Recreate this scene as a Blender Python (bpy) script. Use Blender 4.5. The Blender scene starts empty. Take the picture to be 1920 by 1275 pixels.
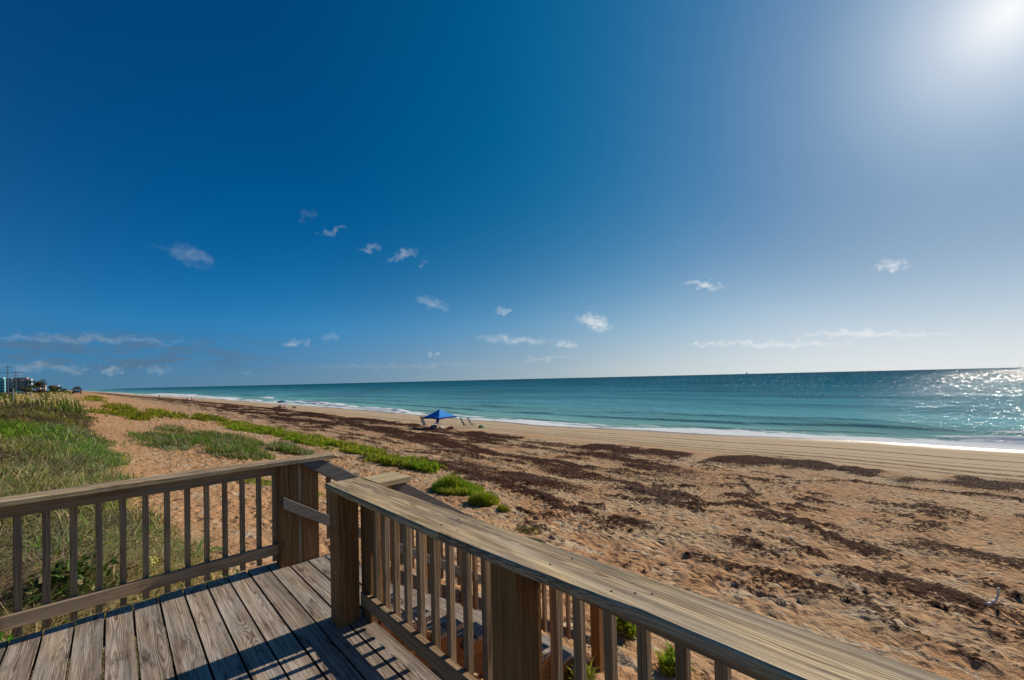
import bpy, bmesh, math, random
import numpy as np
from mathutils import Vector, Matrix

random.seed(7)
rng = np.random.default_rng(11)
S = bpy.context.scene
COL = S.collection
rad = math.radians

# ------------------------------------------------------------------ camera
Fv = Vector((0.69912705, 0.71478443, 0.01745229)).normalized()
Rv = Vector((0.71498306, -0.69874975, -0.02340961)).normalized()
Uv = Rv.cross(Fv).normalized()
cam = bpy.data.cameras.new('camera')
camo = bpy.data.objects.new('camera', cam)
COL.objects.link(camo)
M = Matrix((( Rv.x, Uv.x, -Fv.x, 0.0), (Rv.y, Uv.y, -Fv.y, 0.0), (Rv.z, Uv.z, -Fv.z, 1.614), (0, 0, 0, 1)))
camo.matrix_world = M
cam.sensor_width = 36.0
cam.lens = 765.9 / 1920 * 36.0
cam.shift_y = 0.0313
cam.clip_start = 0.05
cam.clip_end = 60000
S.camera = camo

# ------------------------------------------------------------------ world
SUN_EL, SUN_AZ = 28.9, -5.9      # azimuth measured from +X (towards the sea)
W = bpy.data.worlds.new('World')
S.world = W
W.use_nodes = True


class NB:
    """small node-building helper"""
    def __init__(self, tree):
        self.t = tree
        self.n = tree.nodes
        self.l = tree.links

    def link(self, a, b):
        self.l.new(a, b)

    def new(self, typ, **kw):
        n = self.n.new(typ)
        for k, v in kw.items():
            setattr(n, k, v)
        return n

    def setin(self, node, idx, v):
        if v is None:
            return
        s = node.inputs[idx]
        if hasattr(v, 'is_linked') or isinstance(v, bpy.types.NodeSocket):
            self.link(v, s)
        else:
            s.default_value = v

    def math(self, op, a, b=None, c=None, clamp=False):
        n = self.new('ShaderNodeMath', operation=op, use_clamp=clamp)
        self.setin(n, 0, a)
        self.setin(n, 1, b)
        self.setin(n, 2, c)
        return n.outputs[0]

    def vmath(self, op, a, b=None):
        n = self.new('ShaderNodeVectorMath', operation=op)
        self.setin(n, 0, a)
        self.setin(n, 1, b)
        return n.outputs['Value'] if op in ('LENGTH', 'DISTANCE', 'DOT_PRODUCT') else n.outputs[0]

    def comb(self, x, y, z):
        n = self.new('ShaderNodeCombineXYZ')
        self.setin(n, 0, x)
        self.setin(n, 1, y)
        self.setin(n, 2, z)
        return n.outputs[0]

    def sep(self, v):
        n = self.new('ShaderNodeSeparateXYZ')
        self.setin(n, 0, v)
        return n.outputs

    def noise(self, vec, scale, detail=2.0, rough=0.5, col=False, dist=0.0):
        n = self.new('ShaderNodeTexNoise')
        self.setin(n, 'Vector', vec)
        n.inputs['Scale'].default_value = scale
        n.inputs['Detail'].default_value = detail
        n.inputs['Roughness'].default_value = rough
        n.inputs['Distortion'].default_value = dist
        return n.outputs['Color'] if col else n.outputs[0]

    def voro(self, vec, scale, feature='F1'):
        n = self.new('ShaderNodeTexVoronoi', feature=feature)
        self.setin(n, 'Vector', vec)
        n.inputs['Scale'].default_value = scale
        return n

    def rng(self, v, a, b, c=0.0, d=1.0, smooth=False):
        n = self.new('ShaderNodeMapRange', interpolation_type='SMOOTHSTEP' if smooth else 'LINEAR')
        self.setin(n, 0, v)
        self.setin(n, 1, a)
        self.setin(n, 2, b)
        self.setin(n, 3, c)
        self.setin(n, 4, d)
        return n.outputs[0]

    def mix(self, f, a, b, blend='MIX'):
        n = self.new('ShaderNodeMix', data_type='RGBA', blend_type=blend)
        self.setin(n, 0, f)
        for i, v in ((6, a), (7, b)):
            if isinstance(v, (tuple, list)):
                v = (*v[:3], 1.0)
            self.setin(n, i, v)
        return n.outputs[2]

    def attr(self, name, fac=True):
        n = self.new('ShaderNodeAttribute', attribute_name=name)
        return n.outputs['Fac'] if fac else n.outputs['Color']

    def bump(self, h, dist, strength=1.0, normal=None):
        n = self.new('ShaderNodeBump')
        self.setin(n, 'Height', h)
        n.inputs['Distance'].default_value = dist
        self.setin(n, 'Strength', strength)
        if normal is not None:
            self.link(normal, n.inputs['Normal'])
        return n.outputs[0]


b = NB(W.node_tree)
for n_ in list(b.n):
    b.n.remove(n_)
sky = b.new('ShaderNodeTexSky', sky_type='NISHITA')
sky.sun_disc = False
sky.sun_elevation = rad(SUN_EL)
sky.sun_rotation = rad(90 - SUN_AZ)
sky.altitude = 0
sky.air_density = 1.0
sky.dust_density = 0.6
sky.ozone_density = 3.0
hs = b.new('ShaderNodeHueSaturation')
hs.inputs['Saturation'].default_value = 1.5
hs.inputs['Hue'].default_value = 0.5
b.link(sky.outputs[0], hs.inputs['Color'])
# direction -> azimuth / elevation in degrees
tc = b.new('ShaderNodeTexCoord')
dx, dy, dz = b.sep(tc.outputs['Generated'])
az = b.math('MULTIPLY', b.math('ARCTAN2', dy, dx), 57.29578)
el = b.math('MULTIPLY', b.math('ARCSINE', dz), 57.29578)
ae = b.comb(az, el, 0.0)
wn = b.noise(ae, 0.8, 3, 0.5, col=True)
wn2 = b.vmath('SUBTRACT', wn, (0.5, 0.5, 0.5))
wn3 = b.vmath('MULTIPLY', wn2, (4.2, 2.0, 0.0))
aew = b.vmath('ADD', ae, wn3)
CLOUDS = [  # azimuth, elevation, half width, half height, tilt, strength
    (83.9, 14.3, 1.9, 1.0, -12, .30), (72.0, 20.5, 1.2, .5, 28, .08), (69.2, 19.0, 1.5, .40, 22, .32), (64.7, 17.4, 1.5, .45, 14, .42),
    (60.2, 16.7, 1.8, .55, 18, .42), (57.6, 15.7, .8, .4, 10, .25), (56.4, 10.6, 2.0, .8, -16, .42), (46.9, 9.6, 1.4, .55, -8, .5),
    (34.0, 7.5, 2.2, .95, -20, 1.1), (45.2, 5.5, 5.0, .6, -6, .6), (38.1, 4.8, 1.6, .5, -8, .7), (20.2, 11.3, 2.0, .4, -14, .8),
    (2.4, 10.6, 1.0, .5, -20, .8), (73.5, 5.05, 1.1, .6, -8, .75), (56.7, 3.7, .6, .45, 0, .6), (69.4, 5.9, 1.3, .35, -5, .25),
    (92.0, 4.9, 8.0, .35, 0, .34), (40.5, 2.8, 4.0, .25, 2, .32), (20.0, 3.8, 2.6, .3, -4, .7), (4.5, 3.9, 6.0, .35, -4, .8),
    (13.0, 3.5, 7.0, .4, -4, .7), (60.0, 2.2, 14, .4, 0, .16),
    (95.4, 2.1, 1.4, .45, 0, .5), (92.9, 1.9, 1.3, .4, 0, .45), (89.9, 1.95, .8, .4, 0, .5), (86.5, 1.75, 1.0, .4, 0, .3), (79, 1.6, .7, .3, 0, .3)]
acc = None
for (a_, e_, wa, he, tl, st) in CLOUDS:
    mp = b.new('ShaderNodeMapping', vector_type='TEXTURE')
    b.link(aew, mp.inputs[0])
    mp.inputs['Location'].default_value = (a_, e_, 0)
    mp.inputs['Rotation'].default_value = (0, 0, rad(-tl))
    mp.inputs['Scale'].default_value = (wa, he, 1)
    ln = b.vmath('LENGTH', mp.outputs[0])
    m_ = b.rng(ln, 1.35, 0.2, 0.0, st, True)
    acc = m_ if acc is None else b.math('MAXIMUM', acc, m_)
tex = b.noise(b.vmath('MULTIPLY', ae, (.55, 1.3, 0.0)), 1.5, 5, 0.55)
cl = b.math('MULTIPLY', acc, b.rng(tex, 0.28, 0.66, 0.25, 1.0, True))
# dull grey-blue cloud bank low on the left
bank = b.noise(b.vmath('MULTIPLY', ae, (0.22, 0.85, 0.0)), 1.0, 5, 0.6)
bk = b.math('MULTIPLY', b.rng(bank, 0.44, 0.60, 0, 1, True), b.math('MULTIPLY', b.rng(el, 7.0, 3.5, 0, 1, True), b.rng(az, 70, 88, 0, 1, True)))
bk = b.math('MULTIPLY', bk, b.rng(el, 1.2, 2.6, 0.1, 1, True))
# horizon veil of pale sea air
sund = (math.cos(rad(SUN_EL)) * math.cos(rad(SUN_AZ)), math.cos(rad(SUN_EL)) * math.sin(rad(SUN_AZ)), math.sin(rad(SUN_EL)))
sd = b.vmath('DOT_PRODUCT', tc.outputs['Generated'], sund)
ang = b.math('MULTIPLY', b.math('ARCCOSINE', b.math('MINIMUM', sd, 1.0)), 57.29578)
def ramp(nb, fac, stops):
    r_ = nb.new('ShaderNodeValToRGB')
    nb.link(fac, r_.inputs[0])
    r_.color_ramp.interpolation = 'B_SPLINE'
    e_ = r_.color_ramp.elements
    e_[0].position = stops[0][0]; e_[0].color = (*stops[0][1], 1)
    e_[1].position = stops[-1][0]; e_[1].color = (*stops[-1][1], 1)
    for p_, c_ in stops[1:-1]:
        q_ = e_.new(p_); q_.color = (*c_, 1)
    return r_.outputs[0]


BGS = 0.075
a18 = b.math('DIVIDE', ang, 180.0)
# clear upper sky: deep polarised blue, lighter towards the sun
upper = ramp(b, a18, [(0.0, (1, 1, 1)), (2 / 180, (.72, .79, .87)), (4 / 180, (.52, .62, .74)), (8 / 180, (.27, .40, .57)), (13 / 180, (.150, .285, .47)), (22 / 180, (.042, .185, .39)),
                      (33 / 180, (.005, .142, .335)), (46 / 180, (.0, .104, .272)), (66 / 180, (.0, .060, .200)), (100 / 180, (.0, .041, .160)), (135 / 180, (.050, .080, .150)), (1.0, (.055, .085, .155))])
se = b.math('MAXIMUM', dz, 0.0)
gf = b.math('POWER', b.math('DIVIDE', .70, b.math('ADD', se, .12)), 1.1)
gf = b.math('MINIMUM', gf, 3.2)
gf = b.math('ADD', 1.0, b.math('MULTIPLY', b.math('SUBTRACT', gf, 1.0), b.rng(ang, 16, 75, .06, 1.0)))
us = b.new('ShaderNodeVectorMath', operation='MULTIPLY'); b.link(upper, us.inputs[0]); b.link(b.comb(gf, b.math('POWER', gf, 1.16), b.math('POWER', gf, .86)), us.inputs[1])
low = ramp(b, a18, [(0.0, (.85, .88, .88)), (27 / 180, (.78, .82, .84)), (37 / 180, (.63, .70, .72)), (52 / 180, (.37, .46, .51)), (75 / 180, (.13, .26, .39)), (100 / 180, (.070, .20, .335)), (1.0, (.07, .19, .31))])
veil = b.math('POWER', 2.718, b.math('MULTIPLY', b.math('POWER', b.math('DIVIDE', b.math('MAXIMUM', el, 0.001), b.rng(ang, 28, 95, 9.2, 4.3)), 1.35), -1.0))
model = b.mix(veil, us.outputs[0], low)
ms = b.new('ShaderNodeVectorMath', operation='SCALE'); b.link(model, ms.inputs[0]); ms.inputs['Scale'].default_value = 1 / BGS
skyc = b.mix(b.rng(el, 5, 25, .98, .94), hs.outputs[0], ms.outputs[0])
skyc = b.mix(b.math('MULTIPLY', bk, 0.75), skyc, (1.25, 2.3, 3.5))
ccol = ramp(b, a18, [(0.0, (1, 1, 1)), (25 / 180, (.96, .97, .97)), (55 / 180, (.74, .78, .80)), (85 / 180, (.44, .52, .60)), (1.0, (.4, .48, .56))])
ccs = b.new('ShaderNodeVectorMath', operation='SCALE'); b.link(ccol, ccs.inputs[0]); ccs.inputs['Scale'].default_value = .95 / BGS
skyc = b.mix(b.math('MULTIPLY', cl, 0.75, clamp=True), skyc, ccs.outputs[0])
bg = b.new('ShaderNodeBackground')
b.link(skyc, bg.inputs[0])
bg.inputs[1].default_value = BGS
wo = b.new('ShaderNodeOutputWorld')
b.link(bg.outputs[0], wo.inputs[0])

sl = bpy.data.lights.new('sun', 'SUN')
sl.energy = 4.6
sl.angle = rad(0.5)
sl.color = (1.0, 0.90, 0.75)
so = bpy.data.objects.new('sun', sl)
COL.objects.link(so)
so.rotation_euler = Vector((-sund[0], -sund[1], -sund[2])).to_track_quat('-Z', 'Y').to_euler()

S.view_settings.view_transform = 'Standard'
S.view_settings.look = 'None'
S.view_settings.exposure = 0.0
S.view_settings.gamma = 1.0
S.view_settings.use_curve_mapping = False
S.cycles.max_bounces = 6
S.cycles.diffuse_bounces = 3
S.cycles.glossy_bounces = 3
S.cycles.transparent_max_bounces = 6
S.cycles.caustics_reflective = False
S.cycles.caustics_refractive = False


# ------------------------------------------------------------------ helpers
def tag(o, label=None, cat=None, group=None, kind=None):
    if label: o['label'] = label
    if cat: o['category'] = cat
    if group: o['group'] = group
    if kind: o['kind'] = kind
    return o


def empty(name, loc, label, cat, group=None, rotz=0.0):
    o = bpy.data.objects.new(name, None)
    o.empty_display_size = 0.1
    COL.objects.link(o)
    o.location = loc
    o.rotation_euler = (0, 0, rotz)
    return tag(o, label, cat, group)


def mesh_np(name, verts, faces, mat, parent=None, smooth=False, attrs=None, loose_n=None):
    """verts (N,3), faces (M,3) or (M,4) arrays"""
    me = bpy.data.meshes.new(name)
    verts = np.asarray(verts, np.float32)
    faces = np.asarray(faces, np.int32)
    k = faces.shape[1]
    me.vertices.add(len(verts))
    me.vertices.foreach_set('co', verts.ravel())
    me.loops.add(faces.size)
    me.loops.foreach_set('vertex_index', faces.ravel())
    me.polygons.add(len(faces))
    me.polygons.foreach_set('loop_start', np.arange(0, faces.size, k, dtype=np.int32))
    me.polygons.foreach_set('use_smooth', np.full(len(faces), smooth, bool))
    if attrs:
        for an, av in attrs.items():
            av = np.asarray(av, np.float32)
            if av.ndim == 1:
                a = me.attributes.new(an, 'FLOAT', 'POINT')
                a.data.foreach_set('value', av)
            else:
                a = me.attributes.new(an, 'FLOAT_COLOR', 'POINT')
                a.data.foreach_set('color', np.hstack([av, np.ones((len(av), 1), np.float32)]).astype(np.float32).ravel())
    me.update(calc_edges=True)
    if mat: me.materials.append(mat)
    o = bpy.data.objects.new(name, me)
    COL.objects.link(o)
    if parent: o.parent = parent
    return o


def obj_bm(name, bm, mat, parent=None, smooth=False):
    me = bpy.data.meshes.new(name)
    bm.normal_update()
    bm.to_mesh(me)
    bm.free()
    if smooth:
        for p in me.polygons: p.use_smooth = True
    if mat: me.materials.append(mat)
    o = bpy.data.objects.new(name, me)
    COL.objects.link(o)
    if parent: o.parent = parent
    return o


def add_box(bm, c, s, rot=None):
    m = Matrix.Translation(Vector(c))
    if rot is not None: m = m @ rot.to_4x4()
    m = m @ Matrix.Diagonal((*s, 1))
    return bmesh.ops.create_cube(bm, size=1.0, matrix=m)['verts']


def add_tube(bm, p0, p1, r0, r1=None, seg=8, caps=True):
    r1 = r0 if r1 is None else r1
    p0, p1 = Vector(p0), Vector(p1)
    d = p1 - p0
    q = d.to_track_quat('Z', 'Y').to_matrix().to_4x4()
    m = Matrix.Translation((p0 + p1) / 2) @ q
    bmesh.ops.create_cone(bm, cap_ends=caps, segments=seg, radius1=r0, radius2=r1, depth=d.length, matrix=m)


def fade(t): return t * t * (3 - 2 * t)


def _h(ix, iy, seed):
    h = (ix.astype(np.int64) * 374761393 + iy.astype(np.int64) * 668265263 + seed * 974634777) & 0xffffffff
    h = ((h ^ (h >> 13)) * 1274126177) & 0xffffffff
    h = (h ^ (h >> 16)) & 0xffffffff
    return h.astype(np.float64) / 4294967295.0


def vnoise(x, y, seed=0):
    ix, iy = np.floor(x), np.floor(y)
    fx, fy = fade(x - ix), fade(y - iy)
    a = _h(ix, iy, seed); c = _h(ix + 1, iy, seed); d = _h(ix, iy + 1, seed); e = _h(ix + 1, iy + 1, seed)
    return (a * (1 - fx) + c * fx) * (1 - fy) + (d * (1 - fx) + e * fx) * fy


def fbm(x, y, sc, oct=4, seed=0, rough=0.5):
    x = np.asarray(x, float) / sc; y = np.asarray(y, float) / sc
    v = 0; a = 1.0; t = 0
    for i in range(oct):
        v = v + a * vnoise(x + 17.3 * i, y - 9.1 * i, seed + i); t += a; a *= rough
        x = x * 2.03; y = y * 2.03
    return v / t


def dimples(x, y, cell, rad_, seed, prob=0.8, aspect=1.6):
    """sum of small pits with raised rims (footprints); returns height factor"""
    gx, gy = x / cell, y / cell
    ix, iy = np.floor(gx), np.floor(gy)
    out = np.zeros_like(gx)
    for ox in (-1, 0, 1):
        for oy in (-1, 0, 1):
            cx_, cy_ = ix + ox, iy + oy
            px = cx_ + _h(cx_, cy_, seed); py = cy_ + _h(cx_, cy_, seed + 1)
            th = _h(cx_, cy_, seed + 2) * 3.14; on = (_h(cx_, cy_, seed + 3) < prob) * (0.5 + _h(cx_, cy_, seed + 4))
            ddx, ddy = (gx - px) * cell, (gy - py) * cell
            u = ddx * np.cos(th) + ddy * np.sin(th); v = -ddx * np.sin(th) + ddy * np.cos(th)
            r = np.sqrt((u / aspect) ** 2 + v ** 2) / rad_
            out += on * (-np.exp(-r ** 2) + 0.45 * np.exp(-((r - 1.55) / 0.45) ** 2))
    return out


def sstep(a, b_, x):
    t = np.clip((x - a) / (b_ - a), 0, 1)
    return t * t * (3 - 2 * t)


# ------------------------------------------------------------------ terrain functions
PX = np.array([-200, -60, -20, -12, -6, -3, -1, 0, 1.3, 4, 8, 12, 20, 30, 38, 50, 70, 120])
PZ = np.array([-.6, -.3, .05, .1, -.02, -.38, -.78, -1.02, -1.3, -1.75, -2.5, -3.0, -3.9, -4.7, -5.1, -5.8, -7, -9.])
_tx = np.arange(-200, 120, .1)
_tz = np.interp(_tx, PX, PZ)
_k = np.hanning(25); _k /= _k.sum()
_tz = np.convolve(np.pad(_tz, 12, mode='edge'), _k, mode='valid')
SEA_Z = -5.8


def bend(y): return np.interp(y, [-100, 120, 292, 467, 900, 3000], [0, 0, -6, -19, -40, -170])
def shore(y): return np.interp(y, [-60, -5.6, 10.6, 28, 45, 65, 120, 3000], [62, 58.8, 56, 51.6, 48.8, 48.6, 48.2, 48.2]) + 0.5 * np.sin(y / 3.7) * np.exp(-((y - 25) / 60) ** 2)


def coast_x(x, y):
    xb = x - bend(y)
    s = shore(y)
    return np.where(xb > 30, 30 + (xb - 30) * 20.0 / (s - 30), xb)


def base_z(x, y):
    xx = coast_x(x, y)
    z = np.interp(xx, _tx, _tz)
    dune = sstep(2.5, -3, xx)
    z = z + dune * (fbm(x, y, 5.0, 3, 5) - .5) * .7 + dune * (fbm(x, y, 22.0, 2, 9) - .5) * .8 * sstep(25, 60, y)
    z = z + sstep(.5, -1.5, xx) * (fbm(x, y, 1.3, 2, 15) - .5) * .34 * sstep(60, 30, y)
    under = sstep(1.12, .75, x) * sstep(4.05, 3.7, y)
    z = np.where(under > 0, z * (1 - under) + under * np.maximum(z, -.30), z)
    back = sstep(26, 15, xx) * sstep(1, 4, xx)
    z = z + back * (fbm(x, y, 4.5, 3, 21) - .5) * .35
    return z


def lines_mask(x, y, pts, width, seed, nscale=3.0, namp=1.4):
    P = np.array(pts, float)
    P = P[np.argsort(P[:, 1])]
    lx = np.interp(y, P[:, 1], P[:, 0])
    wob = (fbm(x, y, nscale, 3, seed) - .5) * namp
    w = width * (0.35 + 1.3 * fbm(x * .3, y, nscale * 1.6, 3, seed + 9))
    end = sstep(P[0, 1] - 1.5, P[0, 1] + .3, y) * sstep(P[-1, 1] + 2.5, P[-1, 1] - .3, y)
    return np.exp(-((x - lx - wob) / w) ** 2) * end


def blobs(x, y, pts, seed):
    out = np.zeros_like(np.asarray(x, float))
    wx = (fbm(x, y, 1.6, 3, seed) - .5) * 1.6; wy = (fbm(x, y, 1.6, 3, seed + 7) - .5) * 1.6
    for (cx_, cy_, rx, ry, st) in pts:
        out = np.maximum(out, st * np.exp(-(((x + wx - cx_) / rx) ** 2 + ((y + wy - cy_) / ry) ** 2) ** 1.2))
    return out


MAINW = [(35.2, -12), (35.1, -3), (34.2, .7), (34.5, 6.6), (32.6, 13.1), (32.0, 16.4), (29.9, 27.4), (30.3, 36.6), (30.4, 50.5), (30.3, 63.6), (29.7, 115), (29, 240), (29, 900)]
LINE2 = [(14.8, 1.4), (15.4, 2.4), (17.0, 3.6), (17.5, 5.1), (16.2, 6.2), (15.4, 7.3)]
LINE3 = [(11.3, 9.8), (11.9, 11.7), (12.6, 13.7), (12.4, 17.3), (13.2, 21)]
LINE4 = [(22.0, 6.0), (24.5, 7.4), (27.0, 5.6), (30.2, 3.2), (31.3, -2.2), (31.6, -9)]
LINE5 = [(17.6, 8.4), (18.2, 10.4), (18.9, 13.0), (19.4, 16.4), (21, 24), (23, 34), (24, 60)]


def wrack_field(x, y):
    xb = x - bend(y)
    m = lines_mask(xb, y, MAINW, 1.9, 31, 1.5, 3.4) * 1.25 * sstep(.36, .52, fbm(xb * .25, y, 4.2, 3, 66))
    m = np.maximum(m, .95 * lines_mask(xb, y, LINE2, .42, 41, 1.2, .8))
    m = np.maximum(m, .95 * lines_mask(xb, y, LINE3, .8, 43, 1.4, 1.2))
    m = np.maximum(m, .75 * lines_mask(xb, y, LINE4, .5, 45, 2.2, 1.2))
    m = np.maximum(m, .75 * lines_mask(xb, y, LINE5, .8, 47, 2.2, 1.6))
    m = np.maximum(m, blobs(xb, y, [(16.9, -.9, .8, 2.0, .85), (12.0, -.1, .9, 1.6, .8), (11.9, 1.2, .6, .8, .65), (9.9, 1.9, .45, .7, .6),
                                    (12.2, 3.4, .7, 1.3, .7), (16.8, 8.1, 1.1, 2.4, .95), (11.3, 7.0, .9, 1.5, .75), (14.3, 13.6, 1.7, 3.0, .95),
                                    (9.9, 8.9, .5, .9, .8), (8.6, 8.0, .45, .7, .7), (14, 17.8, 1.6, 3.2, .8)], 51))
    m = m * (.55 + .9 * fbm(xb, y, .7, 4, 58, .7))
    # streaky scatter of dry weed across the upper beach to the north
    st = fbm(xb * 1.0, y * .30, 2.6, 4, 61, .6)
    zone = sstep(14, 19, xb) * sstep(31.5, 27, xb) * sstep(4, 16, y)
    m = np.maximum(m, zone * sstep(.44, .58, st) * .9)
    st3 = fbm(xb, y * .22, .9, 4, 63, .65)
    m = np.maximum(m, sstep(11, 15, xb) * sstep(33, 30, xb) * sstep(10, 24, y) * sstep(.50, .62, st3) * .68)
    st2 = fbm(xb, y * .8, 1.0, 4, 71, .65)
    zone2 = sstep(7, 11, xb) * sstep(33, 28, xb)
    m = np.maximum(m, zone2 * sstep(.52, .66, st2) * sstep(.40, .56, fbm(xb, y, 6.0, 2, 75)) * .72)
    return m


GREEN = [(9.6, 50, 1.6, 8, 1), (10.6, 41, 1.5, 7, 1), (11.2, 33, 1.4, 6, 1), (11.9, 27.5, 1.3, 4.5, 1), (11.6, 22.6, 1.2, 3.6, 1), (11.3, 19.0, 1.05, 2.3, 1),
         (2.6, 30.5, 1.8, 6.5, .9), (5.0, 25.5, 2.0, 4.2, .95), (7.2, 27, 1.4, 3, .9), (5.2, 33, 2.4, 4.6, .75), (3.2, 39, 1.6, 6, .55),
         (0.9, 57, 2.2, 9, .8), (5.0, 71, 2.4, 12, .9), (8.6, 64, 1.4, 9, .95), (0.6, 84, 1.6, 22, .95), (-2.4, 122, 1.6, 26, .9), (3.2, 16.5, .6, 1.2, .7), (4.4, 14.2, .4, .7, .6)]


def green_field(x, y):
    xb = x - bend(y)
    return blobs(xb, y, GREEN, 81) * (.24 + .95 * sstep(.34, .56, fbm(x, y * .55, 2.2, 4, 83, .6)))


def veg_edge(y): return np.interp(y, [-50, 3.5, 8, 12, 16, 21, 27, 36, 59, 142, 900], [-1.0, 1.0, .9, .3, .15, .1, -.1, -1.1, -1.8, -7, -10])
def grass_field(x, y):
    xb = x - bend(y)
    e = veg_edge(y) + (fbm(x, y, 2.2, 3, 91) - .5) * 1.6
    return sstep(.5, -.5, xb - e)


def full_z(x, y, near=True):
    z = base_z(x, y)
    xb = coast_x(x, y)
    w = wrack_field(x, y)
    g = grass_field(x, y)
    sand = sstep(1.2, 3.0, xb) * sstep(35, 30, xb) * (1 - g)
    d2 = np.sqrt(x * x + y * y)
    lump = (fbm(x, y, .40, 2, 101) - .5) * .09 + (fbm(x, y, 1.7, 2, 103) - .5) * .10
    foot = dimples(x, y, .42, .10, 111, .85) * .036 + dimples(x + 3.3, y + 1.7, .31, .075, 121, .75) * .034
    z = z + sand * (lump + foot)
    sb = sstep(34, 36, xb) * sstep(50, 47, xb)
    tr = 0
    for c_, a_ in ((37.0, .03), (38.0, .035), (38.7, .03), (40.4, .03), (41.1, .03), (43.0, .03), (43.7, .035), (45.0, .02)):
        lx = c_ + .35 * np.sin(y / 14 + c_) + .12 * np.sin(y / 5.0)
        tr = tr - a_ * np.exp(-((xb - lx) / .16) ** 2)
    z = z + sb * (tr + (fbm(x, y, .5, 2, 131) - .5) * .02)
    z = z + np.clip(w, 0, 1) * (fbm(x, y, .30, 3, 141) * .20 + .02) * sstep(1, 4, xb)
    return z, w, g


def axis(lo, hi, d0, k):
    pos = [0.0]
    while pos[-1] < hi: pos.append(pos[-1] + max(d0, k * abs(pos[-1])))
    neg = [0.0]
    while neg[-1] > lo: neg.append(neg[-1] - max(d0, k * abs(neg[-1])))
    return np.array(sorted(set(neg[1:] + pos)))


# ------------------------------------------------------------------ materials
def new_mat(name):
    m = bpy.data.materials.new(name)
    m.use_nodes = True
    nb = NB(m.node_tree)
    p = nb.n['Principled BSDF']
    return m, nb, p


def simple(name, col, rough=.6, metal=0.0, var=.12, scale=8.0, bump=0.0):
    m, nb, p = new_mat(name)
    tcn = nb.new('ShaderNodeTexCoord')
    n = nb.noise(tcn.outputs['Object'], scale, 4, .6)
    f = nb.rng(n, .3, .7, 1 - var, 1 + var)
    v = nb.new('ShaderNodeVectorMath', operation='SCALE')
    v.inputs[0].default_value = col
    nb.link(f, v.inputs['Scale'])
    nb.link(v.outputs[0], p.inputs['Base Color'])
    p.inputs['Roughness'].default_value = rough
    p.inputs['Metallic'].default_value = metal
    if bump: nb.link(nb.bump(n, bump), p.inputs['Normal'])
    return m


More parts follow.
